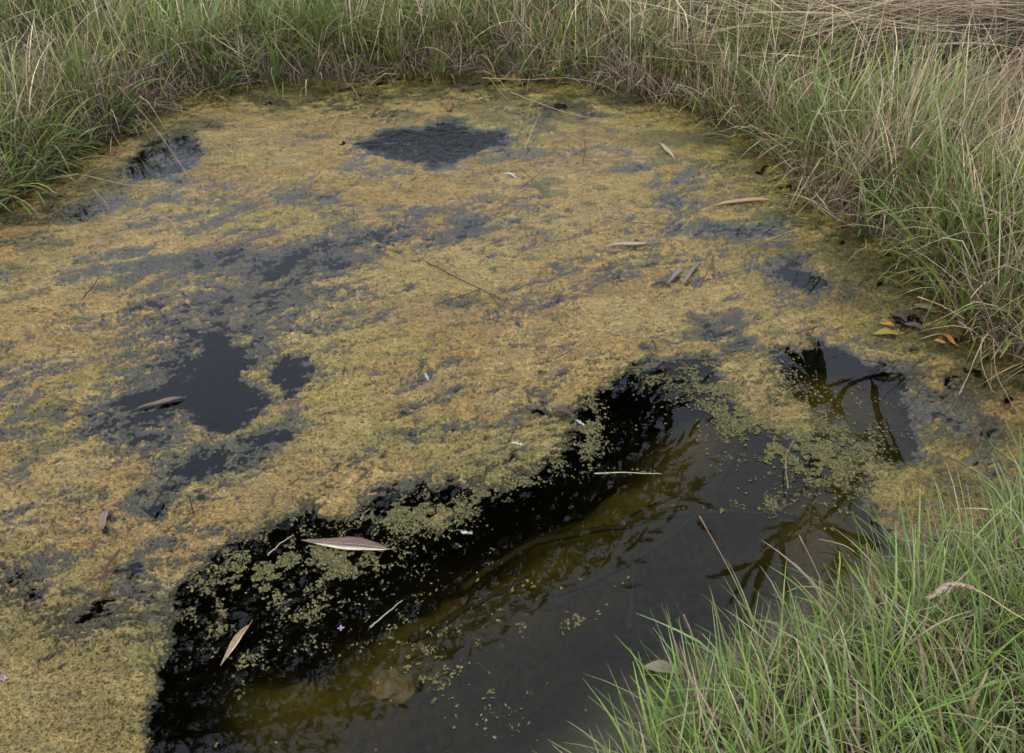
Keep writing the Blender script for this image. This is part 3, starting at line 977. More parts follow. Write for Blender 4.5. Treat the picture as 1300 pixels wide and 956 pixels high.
def leaf(p0, p1, width, col, tip=None, vein=None, curl=0.3, roll=0.0, bow=0.0, lift=0.004, edge_curl=0.0, shape='lance', seg=14, thick=0.0005, z0=0.003, name="fallen_leaf",
         label="", cat="leaf", group=None, under=None, stalk=True):
    """a lanceolate leaf blade lying from p0 to p1, with midrib and stalk"""
    p0, p1 = Vector(p0), Vector(p1)
    ax = (p1 - p0)
    Ln = ax.length
    ax.normalize()
    sd_ = Vector((0, 0, 1)).cross(ax).normalized()
    upv = ax.cross(sd_)
    upv = upv if upv.z > 0 else -upv
    R_ = Matrix.Rotation(roll, 3, ax)
    sd_, upv = R_ @ sd_, R_ @ upv
    root = link(name, None, label=label, cat=cat, group=group)
    root.location = p0
    mid = []
    rows = []
    nx = 6
    col, tip = np.array(col) * 0.55, np.array(col if tip is None else tip) * 0.55
    V_, C_ = [], []
    for i_ in range(seg + 1):
        t_ = i_ / seg
        if shape == 'lance':
            w = (math.sin(math.pi * t_ ** 0.85) ** 0.8) * (1 - 0.25 * t_)
        elif shape == 'oval':
            w = math.sin(math.pi * t_) ** 0.6
        else:
            w = 1.0 - 0.15 * t_
        w = max(w, 0.04) * width * (1 + 0.10 * math.sin(9.3 * t_ + Ln * 300))
        c_ = p0 + ax * (Ln * t_) + sd_ * (bow * Ln * math.sin(math.pi * t_)) + upv * (lift * math.sin(math.pi * t_ * 1.0) + 0.0015 * math.sin(7 * t_ + Ln * 90))
        mid.append(c_ + upv * 0.0003)
        for k_ in range(nx + 1):
            u_ = k_ / nx * 2 - 1
            ang_ = u_ * (curl + edge_curl * max(u_, 0))
            off = sd_ * (math.sin(ang_) / max(abs(curl + edge_curl * max(u_, 0)), 1e-3) * w * 0.5) + upv * ((1 - math.cos(ang_)) / max(abs(curl + edge_curl * max(u_, 0)), 1e-3) * w * 0.5)
            V_.append(c_ + off - p0)
            cc_ = col * (1 - t_) + tip * t_
            if under is not None and u_ > 0.5 and t_ < 0.72 + 0.1 * u_:
                cc_ = np.array(under) * 0.75
            cc_ = cc_ * (0.85 + 0.3 * random.random())
            C_.append(cc_)
    nt_ = len(V_)
    V2 = [v_ - upv * thick for v_ in V_]
    Q_ = []
    for i_ in range(seg):
        for k_ in range(nx):
            a_ = i_ * (nx + 1) + k_
            f = (a_, a_ + 1, a_ + nx + 2, a_ + nx + 1)
            Q_.append(f)
            Q_.append(tuple(nt_ + j_ for j_ in f[::-1]))
    rim = [k_ for k_ in range(nx + 1)] + [(i_ * (nx + 1) + nx) for i_ in range(1, seg + 1)] + [seg * (nx + 1) + k_ for k_ in range(nx - 1, -1, -1)] + [i_ * (nx + 1) for i_ in range(seg - 1, 0, -1)]
    for a_, b_ in zip(rim, rim[1:] + rim[:1]):
        Q_.append((a_, a_ + nt_, b_ + nt_, b_))
    lamina = link("blade", mesh_np("leaf_blade", [tuple(v_) for v_ in V_ + V2], Q_, cols=C_ + C_), M_LEAF, root)
    vc = np.array(vein if vein is not None else col * 1.9) * 0.7
    me_, _ = tube_mesh("midrib", [m_ - p0 for m_ in mid], max(width * 0.03, 0.0004), 0.0003, vc, ns=5)
    link("midrib", me_, M_LEAF, lamina)
    if stalk:
        me_, _ = tube_mesh("stalk", [Vector((0, 0, 0)), -ax * 0.004 + upv * 0.0006, -ax * 0.008 + upv * 0.0018], 0.0007, 0.0005, vc * 0.7, ns=5)
        link("stalk", me_, M_LEAF, root)
    return root


def pxleaf(a_, b_, wpx, col, z=0.009, **kw):
    z = min(z, 0.007)
    p0, p1 = on_z(*a_, z), on_z(*b_, z)
    mid = (p0 + p1) / 2
    depth = mid.y * cp + (CAM_H - z) * sp
    # width given in photo pixels, across the leaf as it lies on the water
    kf = 1.0
    dv = (p1 - p0).normalized()
    kf = 1.0 / max(abs(dv.x) * 0.66 + abs(dv.y), 0.5)      # foreshortening of widths that run away from the camera
    return leaf(p0, p1, wpx / F * depth * kf, col, **kw)


pxleaf((494, 697), (383, 686), 17, (0.19, 0.115, 0.085), z=0.004, tip=(0.24, 0.16, 0.12), under=(0.66, 0.58, 0.42), curl=0.25, edge_curl=0.0, lift=0.003,
       vein=(0.42, 0.30, 0.2), label="large curled mauve brown willow leaf with a cream underside floating by the open water")
pxleaf((317, 793), (280, 846), 13, (0.42, 0.25, 0.11), z=0.003, tip=(0.5, 0.38, 0.24), under=(0.6, 0.48, 0.32), curl=0.7, lift=0.006,
       label="narrow orange tan willow leaf floating on black water below the algae edge")
pxleaf((822, 309), (767, 313), 6, (0.55, 0.43, 0.36), z=0.013, curl=0.5, label="thin pale pinkish leaf lying on the algae between two grey patches")
pxleaf((980, 254), (903, 262), 8, (0.62, 0.36, 0.12), z=0.014, tip=(0.52, 0.40, 0.32), bow=-0.05, curl=0.5, label="slender tan leaf with an orange end lying near the right bank")
pxleaf((867, 339), (846, 362), 8, (0.30, 0.24, 0.19), z=0.013, curl=0.4, label="short grey brown willow leaf with a dark wet end on the algae")
pxleaf((852, 362), (826, 362), 6, (0.035, 0.03, 0.03), z=0.012, curl=0.3, label="blackened wet leaf scrap touching the grey brown leaf")
pxleaf((889, 330), (866, 362), 8, (0.27, 0.22, 0.15), z=0.013, curl=0.4, tip=(0.33, 0.27, 0.17), label="flat greyish dead leaf beside the reddish twig on the algae")
pxleaf((839, 182), (857, 203), 8, (0.55, 0.48, 0.36), z=0.012, curl=0.3, label="pale cream leaf scrap on the algae below the far right bank")
pxleaf((640, 219), (656, 226), 5, (0.75, 0.72, 0.66), z=0.013, curl=0.2, stalk=False, label="small white leaf scrap below the rippled dark hole")
pxleaf((128, 672), (137, 645), 12, (0.26, 0.16, 0.12), z=0.014, tip=(0.38, 0.30, 0.26), curl=0.4, label="pointed reddish brown leaf lying on thick ochre algae")
pxleaf((232, 505), (175, 518), 8, (0.25, 0.17, 0.13), z=0.003, curl=0.3, label="faded mauve leaf strip across the dark gap in the algae")
pxleaf((838, 331), (808, 337), 6, (0.20, 0.18, 0.09), z=0.012, curl=0.3, label="dull olive leaf strip on the algae under the pale pinkish leaf")
pxleaf((1117, 410), (1136, 415), 8, (0.55, 0.26, 0.04), z=0.008, shape='oval', label="small bright orange leaf in the wet algae near the right bank")
pxleaf((1142, 424), (1108, 423), 8, (0.48, 0.32, 0.05), z=0.007, tip=(0.30, 0.28, 0.03), shape='oval', label="yellow green leaf just below the small orange leaf")
pxleaf((1213, 437), (1196, 424), 9, (0.58, 0.27, 0.06), z=0.008, tip=(0.35, 0.13, 0.06), shape='oval', label="orange and rust leaf folded upright beside the grassy right bank")
pxleaf((1200, 436), (1186, 433), 7, (0.55, 0.30, 0.08), z=0.007, shape='oval', stalk=False, label="pale orange half leaf tucked against the folded rust leaf")
pxleaf((1131, 397), (1152, 408), 13, (0.10, 0.065, 0.07), z=0.007, shape='oval', label="wet dark purple leaf above the small orange leaf")
pxleaf((1148, 410), (1174, 419), 12, (0.14, 0.095, 0.08), z=0.007, shape='oval', label="brown purple sodden leaf touching the darker purple leaf")
pxleaf((1160, 386), (1190, 397), 15, (0.22, 0.17, 0.07), z=0.008, shape='oval', label="rounded olive brown leaf at the foot of the right bank grass")
pxleaf((704, 518), (725, 526), 10, (0.12, 0.075, 0.06), z=0.012, shape='oval', stalk=False, label="dark maroon leaf scrap on the algae above the open water")
pxleaf((570, 141), (571, 125), 9, (0.28, 0.16, 0.06), z=0.012, curl=0.5, label="small rusty leaf sticking up behind the rippled dark hole")
pxleaf((816, 846), (868, 853), 14, (0.30, 0.24, 0.15), z=0.016, shape='oval', label="flat dull brown leaf at the edge of the near green tussock")
pxleaf((283, 392), (297, 386), 4, (0.30, 0.10, 0.07), z=0.012, stalk=False, label="tiny brick red leaf scrap on the grey stained algae")
pxleaf((148, 842), (160, 848), 4, (0.28, 0.12, 0.08), z=0.012, stalk=False, label="small red brown scrap on the green tinged algae")
pxleaf((281, 779), (290, 774), 4, (0.33, 0.14, 0.09), z=0.006, stalk=False, label="small reddish leaf fragment among the duckweed crumbs")

# white feathers
for a_, b_, lab in [((650, 562), (662, 565), "thin white downy feather on the algae above the open water"),
                    ((586, 676), (600, 678), "thin white feather on dark water beside the small algae island"),
                    ((732, 534), (742, 541), "fluffy white down caught at the algae edge beside the maroon scrap"),
                    ((540, 474), (544, 484), "tiny white fluff on the golden algae")]:
    p0, p1 = on_z(*a_, 0.012), on_z(*b_, 0.012)
    root = link("feather", None, label=lab, cat="feather", group="white feathers on the pond")
    root.location = p0
    me_, _ = tube_mesh("shaft", [Vector((0, 0, 0)), (p1 - p0) * .5 + Vector((0, 0, .002)), p1 - p0], 0.0006, 0.0002, (0.75, 0.73, 0.68), ns=5)
    link("shaft", me_, M_LEAF, root)
    nb = 46
    t_ = RNG.random(nb)
    base = np.array(p1 - p0)[None] * t_[:, None] + np.array([0, 0, .001])
    v, q, cc = blades(base, RNG.random(nb) * 6.28, 0.9 + 0.6 * RNG.random(nb), RNG.normal(0.2, .3, nb), 0.003 + 0.003 * RNG.random(nb), np.full(nb, 0.0003), np.full((nb, 3), .5), np.full((nb, 3), .55), 3)
    link("barbs", mesh_np("barbs", v, q, cols=cc), M_LEAF, root)

# petals
for p_, lab in [((433, 798), "fallen lilac petal cluster on the dark water"), ((6, 862), "fallen lilac petal cluster on the ochre algae")]:
    c_ = on_z(*p_, 0.006)
    root = link("petals", None, label=lab, cat="petals", group="fallen lilac petals")
    root.location = c_
    for i_ in range(4):
        a_ = i_ * 1.5 + .3
        d_ = Vector((math.cos(a_), math.sin(a_), 0.35))
        s_ = Vector((-math.sin(a_), math.cos(a_), 0))
        ps = [Vector((0, 0, 0)), d_ * .002 + s_ * .0014, d_ * .0045 + s_ * .001, d_ * .0052, d_ * .0045 - s_ * .001, d_ * .002 - s_ * .0014, d_ * .0025 + Vector((0, 0, .0008))]
        link("petal", mesh_np("petal", [tuple(v_) for v_ in ps], None, [(j_, (j_ + 1) % 6, 6) for j_ in range(6)], [(0.30, 0.2, 0.33)] * 7), M_LEAF, root)


# twigs on the mat (main stem + side shoots)
def twig(paths, r, col, label, z=0.013, name="twig", cat="twig", group="twigs lying on the algae", mat=None, sub="side_shoot"):
    p0 = on_z(*paths[0][0][:2], z)
    root = link(name, None, label=label, cat=cat, group=group)
    root.location = p0
    for i_, pa in enumerate(paths):
        pts = []
        for p in pa:
            zz_ = z if len(p) < 3 else p[2]
            pts.append(on_z(p[0], p[1], zz_) - p0)
        me_, _ = tube_mesh("stem", pts, r * (1.35 if i_ == 0 else 1.0), r * .6, col, ns=6, res=5, wob=r * 0.5)
        link("stem" if i_ == 0 else sub, me_, mat or M_TWIG, root)
    return root


BRK, RED, BLK = (0.05, 0.035, 0.022), (0.085, 0.04, 0.028), (0.015, 0.014, 0.011)
twig([[(540, 332), (575, 350), (610, 367), (636, 380), (658, 391)], [(610, 367), (585, 376), (553, 386)], [(622, 373), (633, 388), (641, 398)]], 0.0012, BRK,
     "thin forked brown twig lying in the middle of the algae")
twig([[(152, 698), (135, 722), (118, 762)], [(150, 700), (125, 728), (92, 748)], [(136, 722), (132, 742), (128, 763)]], 0.0013, RED, "reddish three pronged twig on the ochre algae beside the pointed leaf")
twig([[(189, 648), (205, 625), (219, 602)], [(205, 625), (196, 622)]], 0.0013, BLK, "short black bent twig at the mouth of the greenish channel")
twig([[(240, 630), (244, 645), (246, 657)], [(244, 645), (237, 650)]], 0.0010, BLK, "small black twig on the algae right of the bent black twig", group=None)
twig([[(107, 378), (118, 362), (127, 352)]], 0.0014, BRK, "short straight brown stick on the grey streaked algae")
twig([[(72, 506), (98, 512), (119, 517)], [(83, 510), (95, 522), (107, 532)]], 0.0011, RED, "forked rusty twig left of the dark gap in the algae")
twig([[(890, 362), (898, 345), (906, 324)], [(905, 326), (907, 345), (909, 363)]], 0.0013, RED, "reddish peaked twig beside the flat greyish leaf")
twig([[(660, 240), (675, 228), (692, 214)], [(662, 216), (678, 228), (690, 242)], [(676, 228), (672, 240)]], 0.0009, BRK, "crossed thin dark twigs beside the small white leaf scrap")
twig([[(448, 281), (449, 268), (447, 256)]], 0.0010, BRK, "tiny upright brown stick on the ochre algae")
twig([[(740, 205), (743, 190), (741, 176)], [(743, 190), (735, 198)]], 0.0010, BRK, "short dark twig pointing at the far bank")
twig([[(765, 335), (778, 350), (788, 366)], [(778, 350), (779, 362)]], 0.0010, BRK, "fine dark twig on speckled algae near the blackened leaf")
twig([[(705, 455), (722, 447), (740, 436)], [(722, 447), (733, 451)]], 0.0009, BRK, "faint brown twig on algae by the speckled green streaks")
twig([[(828, 432), (832, 440), (833, 448)]], 0.0010, BLK, "tiny curved black twig on the algae above the open water")
twig([[(340, 705), (356, 690), (372, 680)]], 0.0007, (0.35, 0.3, 0.2), "thin pale twig across the duckweed near the large curled leaf")
twig([[(432, 142), (426, 152), (416, 166)]], 0.0016, (0.30, 0.15, 0.06), "orange brown stick leaning on the algae near the far bank", group=None)
twig([[(396, 130), (403, 122), (412, 114)]], 0.0014, BRK, "brown stick poking from the far bank edge")
twig([[(1232, 568), (1234, 555), (1238, 545, .03)]], 0.0012, BRK, "little brown twig standing in algae by the right bank")
twig([[(100, 228), (125, 212), (150, 196)]], 0.0013, (0.20, 0.11, 0.06), "brown stick lying along the left bank edge")
twig([[(770, 275), (800, 282), (840, 284)]], 0.0007, BRK, "hair thin dark twig in algae left of the orange ended leaf")

# dark tubes under the open water, standing in for reflected branch lines
for pts_, lab in [([(588, 748, -.135), (680, 690, -.135), (790, 668, -.135), (900, 650, -.135), (1010, 655, -.135)], "long dark tube curving under the open water, standing in for a reflected branch"),
                  ([(700, 755, -.135), (790, 720, -.135), (880, 655, -.135), (945, 570, -.135)], "dark underwater tube bending towards the right algae edge, standing in for a reflected branch"),
                  ([(520, 815, -.135), (590, 775, -.135), (660, 740, -.135)], "short dark tube along the olive ledge, standing in for a reflected twig"),
                  ([(800, 800, -.135), (802, 750, -.135), (806, 715, -.135)], "upright dark tube below the bending tube, standing in for a reflected twig")]:
    p0 = on_z(*pts_[0])
    root = link("branch_reflection", None, label=lab, cat="branch", group="reflected branch lines built under the open water")
    root.location = p0
    P_ = [on_z(*p) - p0 for p in pts_]
    me_, fine = tube_mesh("limb", P_, 0.007, 0.003, (0.05, 0.045, 0.025), ns=8, res=5, wob=0.0012)
    link("limb", me_, M_TWIG, root)
    j_ = len(fine) // 2
    d_ = (fine[j_ + 1] - fine[j_])
    s_ = Vector((-d_.y, d_.x, 0.0)).normalized()
    me_, _ = tube_mesh("side_shoot", [fine[j_], fine[j_] + s_ * .03 + d_ * 1.0 - Vector((0, 0, .01)), fine[j_] + s_ * .05 + d_ * 2.6 - Vector((0, 0, .02))], 0.005, 0.002, (0.05, 0.045, 0.025), ns=6, res=4)
    link("side_shoot", me_, M_TWIG, root)

# sunken stone
import bmesh
bm = bmesh.new()
bmesh.ops.create_icosphere(bm, subdivisions=4, radius=1)
for v_ in bm.verts:
    nn = v_.co.copy()
    f = 1 + 0.16 * float(vnoise(np.array([nn.x * 1.7 + 5]), np.array([nn.y * 1.7 + nn.z * 2.1]))[0]) + 0.05 * float(vnoise(np.array([nn.x * 6]), np.array([nn.y * 6 + nn.z * 5]))[0])
    v_.co = Vector((nn.x * 0.034 * f, nn.y * 0.028 * f, nn.z * 0.02 * f))
me_ = bpy.data.meshes.new("stone")
bm.to_mesh(me_)
bm.free()
for p_ in me_.polygons:
    p_.use_smooth = True
at = me_.color_attributes.new("col", 'FLOAT_COLOR', 'POINT')
at.data.foreach_set("color", np.tile(np.array([0.20, 0.15, 0.085, 1.0], np.float32), len(me_.vertices)))
st = link("stone", me_, M_GROUND, label="rounded brown stone just under the dark water", cat="stone")
st.location = on_z(500, 872, -0.11)
st.rotation_euler = (0.1, 0.2, 0.5)


# floating straws on the mat and hanging off the bank
def straw_thing(pts_, r, col, label, group="dry stalks fallen across the algae edge", node=True, name="dry_stalk", cat="stalk", mat=None):
    P_ = [on_z(p[0], p[1], p[2] if len(p) > 2 else 0.014) for p in pts_]
    root = link(name, None, label=label, cat=cat, group=group)
    root.location = P_[0]
    Q_ = [p - P_[0] for p in P_]
    me_, fine = tube_mesh("culm", Q_, r, r * .55, col, np.array(col) * .9, ns=6, res=6, wob=0.0004)
    culm = link("culm", me_, mat or M_DRY, root)
    if node:
        for f in (0.33, 0.7):
            j_ = int(f * (len(fine) - 1))
            d_ = (fine[j_ + 1] - fine[j_]).normalized() * r * 1.6
            me_, _ = tube_mesh("node", [fine[j_] - d_, fine[j_], fine[j_] + d_], r * 1.25, r * 1.2, np.array(col) * .6, ns=6)
            link("node", me_, mat or M_DRY, culm)
    return root


ST1, ST2, ST3 = (0.31, 0.245, 0.14), (0.26, 0.19, 0.115), (0.24, 0.20, 0.075)
straw_thing([(150, 110, .10), (195, 160, .03), (238, 222)], 0.0013, ST1, "long straight straw slanting from the left bank into the dark gap")
straw_thing([(106, 222), (140, 230), (165, 235), (215, 236)], 0.0012, ST1, "pale straw lying flat across the algae below the left bank")
straw_thing([(185, 130, .04), (225, 140), (262, 148), (285, 156)], 0.0012, ST2, "arched tan straw at the edge of the left bank grass")
straw_thing([(118, 240), (128, 250), (138, 262)], 0.0012, ST1, "short pale straw below the flat pale straw")
straw_thing([(612, 99, .03), (665, 101, .03), (720, 99, .03), (765, 108, .03), (785, 120)], 0.0016, ST2, "long arching brown straw lying along the far bank edge")
straw_thing([(648, 117), (690, 133), (730, 146), (765, 153)], 0.0013, ST1, "straight pale straw reaching out onto the algae below the far bank")
straw_thing([(667, 187), (675, 167), (686, 143)], 0.0012, (0.48, 0.33, 0.14), "orange tinged straw right of the rippled dark hole")
straw_thing([(620, 98, .05), (638, 120), (658, 140)], 0.0011, ST3, "thin greenish straw dropping from the far bank")
straw_thing([(1072, 212, .10), (1040, 243, .05), (1010, 274)], 0.0013, ST1, "pale straw leaning from the right bank down to the water")
straw_thing([(1010, 291, .04), (975, 305), (945, 318)], 0.0015, ST3, "flat yellow straw on the wet algae by the right bank")
straw_thing([(1020, 302, .02), (985, 305), (935, 303)], 0.0011, ST3, "thin horizontal straw crossing the flat yellow straw")
straw_thing([(1165, 377, .02), (1195, 388, .03), (1225, 405, .04)], 0.0014, (0.46, 0.30, 0.2), "rosy straw along the foot of the right bank")
straw_thing([(1100, 443), (1125, 448), (1148, 455)], 0.0010, ST1, "fine pale straw on the algae below the orange leaves")
straw_thing([(1247, 428, .09), (1246, 460, .05), (1256, 488, .02), (1262, 498)], 0.0010, ST1, "bent thin stalk hanging from the right bank into the algae")
straw_thing([(1262, 430, .10), (1264, 470, .05), (1280, 505, .02), (1298, 530)], 0.0011, ST2, "curved brown stalk trailing from the right bank at its lower end")
straw_thing([(458, 660), (462, 652), (470, 645)], 0.0009, ST1, "tiny pale straw by the ragged algae edge above the large leaf")
straw_thing([(755, 601), (800, 600), (840, 602)], 0.0010, (0.42, 0.40, 0.25), "straight pale stalk floating alone on the dark water", group=None)
straw_thing([(470, 796), (490, 779), (511, 762)], 0.0014, (0.28, 0.36, 0.22), "pale green grass blade floating on the dark water", group=None, node=False, name="floating_stalk", cat="green stalk", mat=M_GRASS)
straw_thing([(100, 221), (80, 224), (58, 228, .03)], 0.0022, (0.20, 0.28, 0.12), "broad bluish green grass blade drooping over the left bank edge", group=None, node=False, name="floating_stalk", cat="green stalk", mat=M_GRASS)
straw_thing([(1000, 620), (998, 580), (1010, 555)], 0.0009, ST2, "faint brown stalk under the willow reflection", node=False)
straw_thing([(1085, 700), (1065, 690), (1040, 685)], 0.0010, ST1, "pale stalk by the upper edge of the near tussock", node=False)


# stems with seed heads
def seed_stem(pts3, r, col, headlen, headr, hcol, label, group, mat=None):
    pts3 = [Vector(p) for p in pts3]
    root = link("seed_stalk", None, label=label, cat="seed stalk", group=group)
    root.location = pts3[0]
    P_ = [p - pts3[0] for p in pts3]
    me_, fine = tube_mesh("stem", P_, r, r * .6, col, ns=6, res=6)
    link("stem", me_, M_DRY, root)
    # spikelets packed along the last part of the stem
    cum = [0.0]
    for a_, b_ in zip(fine[:-1], fine[1:]):
        cum.append(cum[-1] + (b_ - a_).length)
    tot_ = cum[-1]
    nb = 90
    base, dirs = [], []
    for i_ in range(nb):
        s_ = tot_ - headlen * (i_ + random.random()) / nb
        j_ = max(0, min(len(cum) - 2, next((k_ for k_, v_ in enumerate(cum) if v_ > s_), len(cum) - 1) - 1))
        f = (s_ - cum[j_]) / max(cum[j_ + 1] - cum[j_], 1e-6)
        base.append(fine[j_].lerp(fine[j_ + 1], f))
        dirs.append((fine[j_ + 1] - fine[j_]).normalized())
    V_, T_, C_ = [], [], []
    for i_, (b_, d_) in enumerate(zip(base, dirs)):
        t_ = i_ / nb
        hr = headr * (0.45 + 0.9 * math.sin(math.pi * min(0.08 + t_ * .9, 1)))
        rnd = Vector([random.gauss(0, 1) for _ in range(3)])
        s_ = (rnd - d_ * rnd.dot(d_)).normalized()
        u_ = s_.cross(d_)
        tipv = b_ + s_ * hr + d_ * hr * 1.9
        mid_ = b_.lerp(tipv, .5)
        w = hr * .32
        k0 = len(V_)
        V_ += [b_, mid_ + u_ * w, mid_ - u_ * w, mid_ + d_.cross(u_) * w * -.8, tipv]
        T_ += [(k0, k0 + 1, k0 + 3), (k0, k0 + 3, k0 + 2), (k0 + 1, k0 + 4, k0 + 3), (k0 + 3, k0 + 4, k0 + 2), (k0, k0 + 2, k0 + 1), (k0 + 1, k0 + 2, k0 + 4)]
        cc_ = np.array(hcol) * (0.7 + 0.6 * random.random())
        C_ += [cc_] * 5
    link("seed_head", mesh_np("seed_head", [tuple(v_) for v_ in V_], None, T_, C_, smooth=False), M_DRY, root)
    return root


def gz1(x_, y_):
    return float(ground_z(np.array([x_]), np.array([y_]))[0])


# near tussock: drooping seed head
A = on_z(1395, 830, 0.13)
B = on_z(1300, 786, 0.20)
C = on_z(1246, 752, 0.225)
D = on_z(1212, 743, 0.222)
E_ = on_z(1180, 758, 0.205)
base_ = Vector((A.x + .08, A.y - .02, gz1(A.x + .08, A.y - .02)))
seed_stem([base_, A, B, C, D, E_], 0.0010, (0.42, 0.33, 0.16), 0.062, 0.0042, (0.50, 0.38, 0.29), "arched stem with a fat pinkish tan seed head over the near tussock", None)
for tip_, root_, lab in [((888, 655), (985, 770), "long thin reddish stem leaning out over the dark water from the near tussock"),
                         ((868, 780), (920, 850), "short purple tipped stem poking from the near tussock over the water"),
                         ((1015, 680), (1080, 760), "straight tan stem above the middle of the near tussock"),
                         ((1100, 690), (1120, 760), "purplish stem at the upper edge of the near tussock")]:
    g_ = on_z(root_[0], root_[1] + 25, 0.06)
    g_.z = gz1(g_.x, g_.y)
    t3 = on_y(tip_[0], tip_[1], g_.y + 0.03)
    m3 = g_.lerp(t3, .5) + Vector((0, 0, .015))
    seed_stem([g_, m3, t3], 0.0009, (0.34, 0.22, 0.12), 0.03, 0.0011, (0.36, 0.22, 0.18), lab, None)

HEADS = [((30, 60), (60, 150), 30, 12, "bending grey seed head at the outer end of the left bank grass", 1),
         ((118, 70), (105, 160), 16, 0, "feathery tan seed head above the left bank grass", 0),
         ((268, 45), (285, 130), -14, 5, "pale nodding seed head over the left corner of the far bank", 1),
         ((205, 25), (230, 120), 12, 0, "thin upright seed head above the left corner grass", 0),
         ((405, 60), (390, 120), 10, 8, "small straw seed head drooping over the far bank edge", 1),
         ((555, 40), (540, 110), 12, 0, "upright tan seed head over the brown middle of the far bank", 0),
         ((698, 15), (690, 110), 10, 0, "pale broad straw head above the arching brown straw", 0),
         ((852, 45), (865, 130), -8, 10, "white hanging seed head where the far bank turns right", 1),
         ((935, 18), (960, 120), 14, 6, "pale grey seed head high above the right bank grass", 0),
         ((975, 45), (1000, 140), 16, 4, "slanting pale seed head over the upper right bank", 0),
         ((975, 78), (955, 150), 20, 14, "strongly hooked beige seed head on the right bank", 1),
         ((1097, 32), (1100, 150), 6, 0, "upright fluffy white seed head in front of the flattened hay", 0),
         ((1180, 72), (1170, 200), 14, 6, "leaning cream seed head at the edge of the flattened hay", 0),
         ((1219, 52), (1225, 190), 4, 0, "tall straight cream seed head before the flattened hay", 0),
         ((1243, 72), (1240, 200), 6, 0, "slim upright seed head beside the tall straight cream one", 0),
         ((1115, 105), (1095, 210), 14, 10, "small arched tan seed head in the middle of the right bank", 1),
         ((1065, 200), (1045, 250), 20, 12, "fuzzy grey seed head low on the right bank over the water", 1),
         ((1140, 130), (1150, 230), 10, 3, "dull mauve seed head among the right bank straws", 0),
         ((1205, 155), (1200, 260), 14, 8, "drooping mauve seed head low among the right bank straws", 1)]
for tip_, root_, dx, hook, lab, drooping in HEADS:
    g_ = on_z(root_[0], root_[1], 0.07)
    sdv = float(poly_sd(np.array([g_.x]), np.array([g_.y]), SHORE)[0])
    if sdv > -0.04:
        g_.y += 0.12 + max(sdv, 0)
    g_.z = gz1(g_.x, g_.y)
    t3 = on_y(tip_[0], tip_[1], g_.y - 0.04)
    m3 = g_.lerp(t3, .55) + Vector((0.012, 0, 0.01))
    ptsx = [g_, m3, t3]
    if drooping:
        e3 = t3 + Vector((0.02 * (1 if dx > 0 else -1), -0.01, -0.004))
        e4 = e3 + Vector((0.018 * (1 if dx > 0 else -1), -0.006, -0.018))
        ptsx += [e3, e4]
    seed_stem(ptsx, 0.0010, (0.40, 0.32, 0.18), 0.055, 0.0030, (0.40, 0.33, 0.25), lab, "dry seed heads standing in the bank grass")

# hanging seed head over the algae at the right bank
P_ = [on_z(1255, 425, 0.10), on_z(1240, 450, 0.09), on_z(1230, 475, 0.05), on_z(1218, 500, 0.02)]
g_ = Vector((P_[0].x + 0.06, P_[0].y + 0.03, 0.03))
seed_stem([g_] + P_, 0.0009, (0.45, 0.36, 0.22), 0.028, 0.0022, (0.48, 0.38, 0.32), "drooping thin stem with a mauve seed head hanging over the algae", None)


# ------------------------------------------------------------------ willow growing outside the view, mirrored in the water
def mirror_pt(px_, py_, yy):
    v_ = on_y(px_, py_, yy)
    return Vector((v_.x, yy, -v_.z))


def leaf_fan(base, dirs, lens, wid, cols):
    n_ = len(base)
    base, dirs = np.array(base), np.array(dirs)
    dirs = dirs / np.linalg.norm(dirs, axis=1)[:, None]
    rnd = RNG.normal(0, 1, (n_, 3))
    s_ = np.cross(dirs, rnd)
    s_ /= np.linalg.norm(s_, axis=1)[:, None]
    u_ = np.cross(dirs, s_)
    V_ = []
    for t_, w_ in ((0, .06), (.25, .8), (.55, 1.0), (.82, .55), (1, .03)):
        c_ = base + dirs * (lens * t_)[:, None] + u_ * (0.12 * lens * t_ * t_)[:, None]
        V_ += [c_ - s_ * (wid * w_)[:, None], c_ + s_ * (wid * w_)[:, None]]
    V_ = np.stack(V_, 1)
    i_ = np.arange(n_)[:, None, None] * 10
    Q_ = i_ + np.array([[2 * j_, 2 * j_ + 1, 2 * j_ + 3, 2 * j_ + 2] for j_ in range(4)])[None]
    return V_.reshape(-1, 3), Q_.reshape(-1, 4), np.repeat(np.array(cols), 10, 0)


BARK = (0.12, 0.095, 0.06)


def willow(root_pos, limbs, label, nleaf, spread, llen, wid):
    root = link("willow", None, label=label, cat="tree")
    root.location = root_pos
    rp = Vector(root_pos)
    LB, LD, LL = [], [], []
    for i_, (pts_, r0, r1) in enumerate(limbs):
        me_, fine = tube_mesh("limb", [Vector(p) - rp for p in pts_], r0, r1, BARK, ns=8, res=7, wob=r1 * 0.6)
        link("trunk" if i_ == 0 else "branch", me_, M_TWIG, root)
        if i_ == 0:
            continue
        for _ in range(nleaf):
            j_ = int((0.15 + 0.85 * random.random()) * (len(fine) - 2))
            d_ = (fine[j_ + 1] - fine[j_]).normalized()
            o_ = Vector([random.gauss(0, 1) for _ in range(3)])
            b_ = fine[j_] + o_ * spread
            LB.append(b_)
            LD.append(d_ * .9 + Vector([random.gauss(0, .45) for _ in range(3)]))
            LL.append(llen * (0.7 + .6 * random.random()))
    n_ = len(LB)
    v, q, cc = leaf_fan(LB, LD, np.array(LL), wid * (0.8 + .4 * RNG.random(n_)), pick([(0.06, 0.09, 0.02), (0.09, 0.12, 0.03), (0.11, 0.13, 0.04)], n_))
    link("crown", mesh_np("willow_leaves", v, q, cols=cc), M_GRASS, root, kind="stuff")
    return root


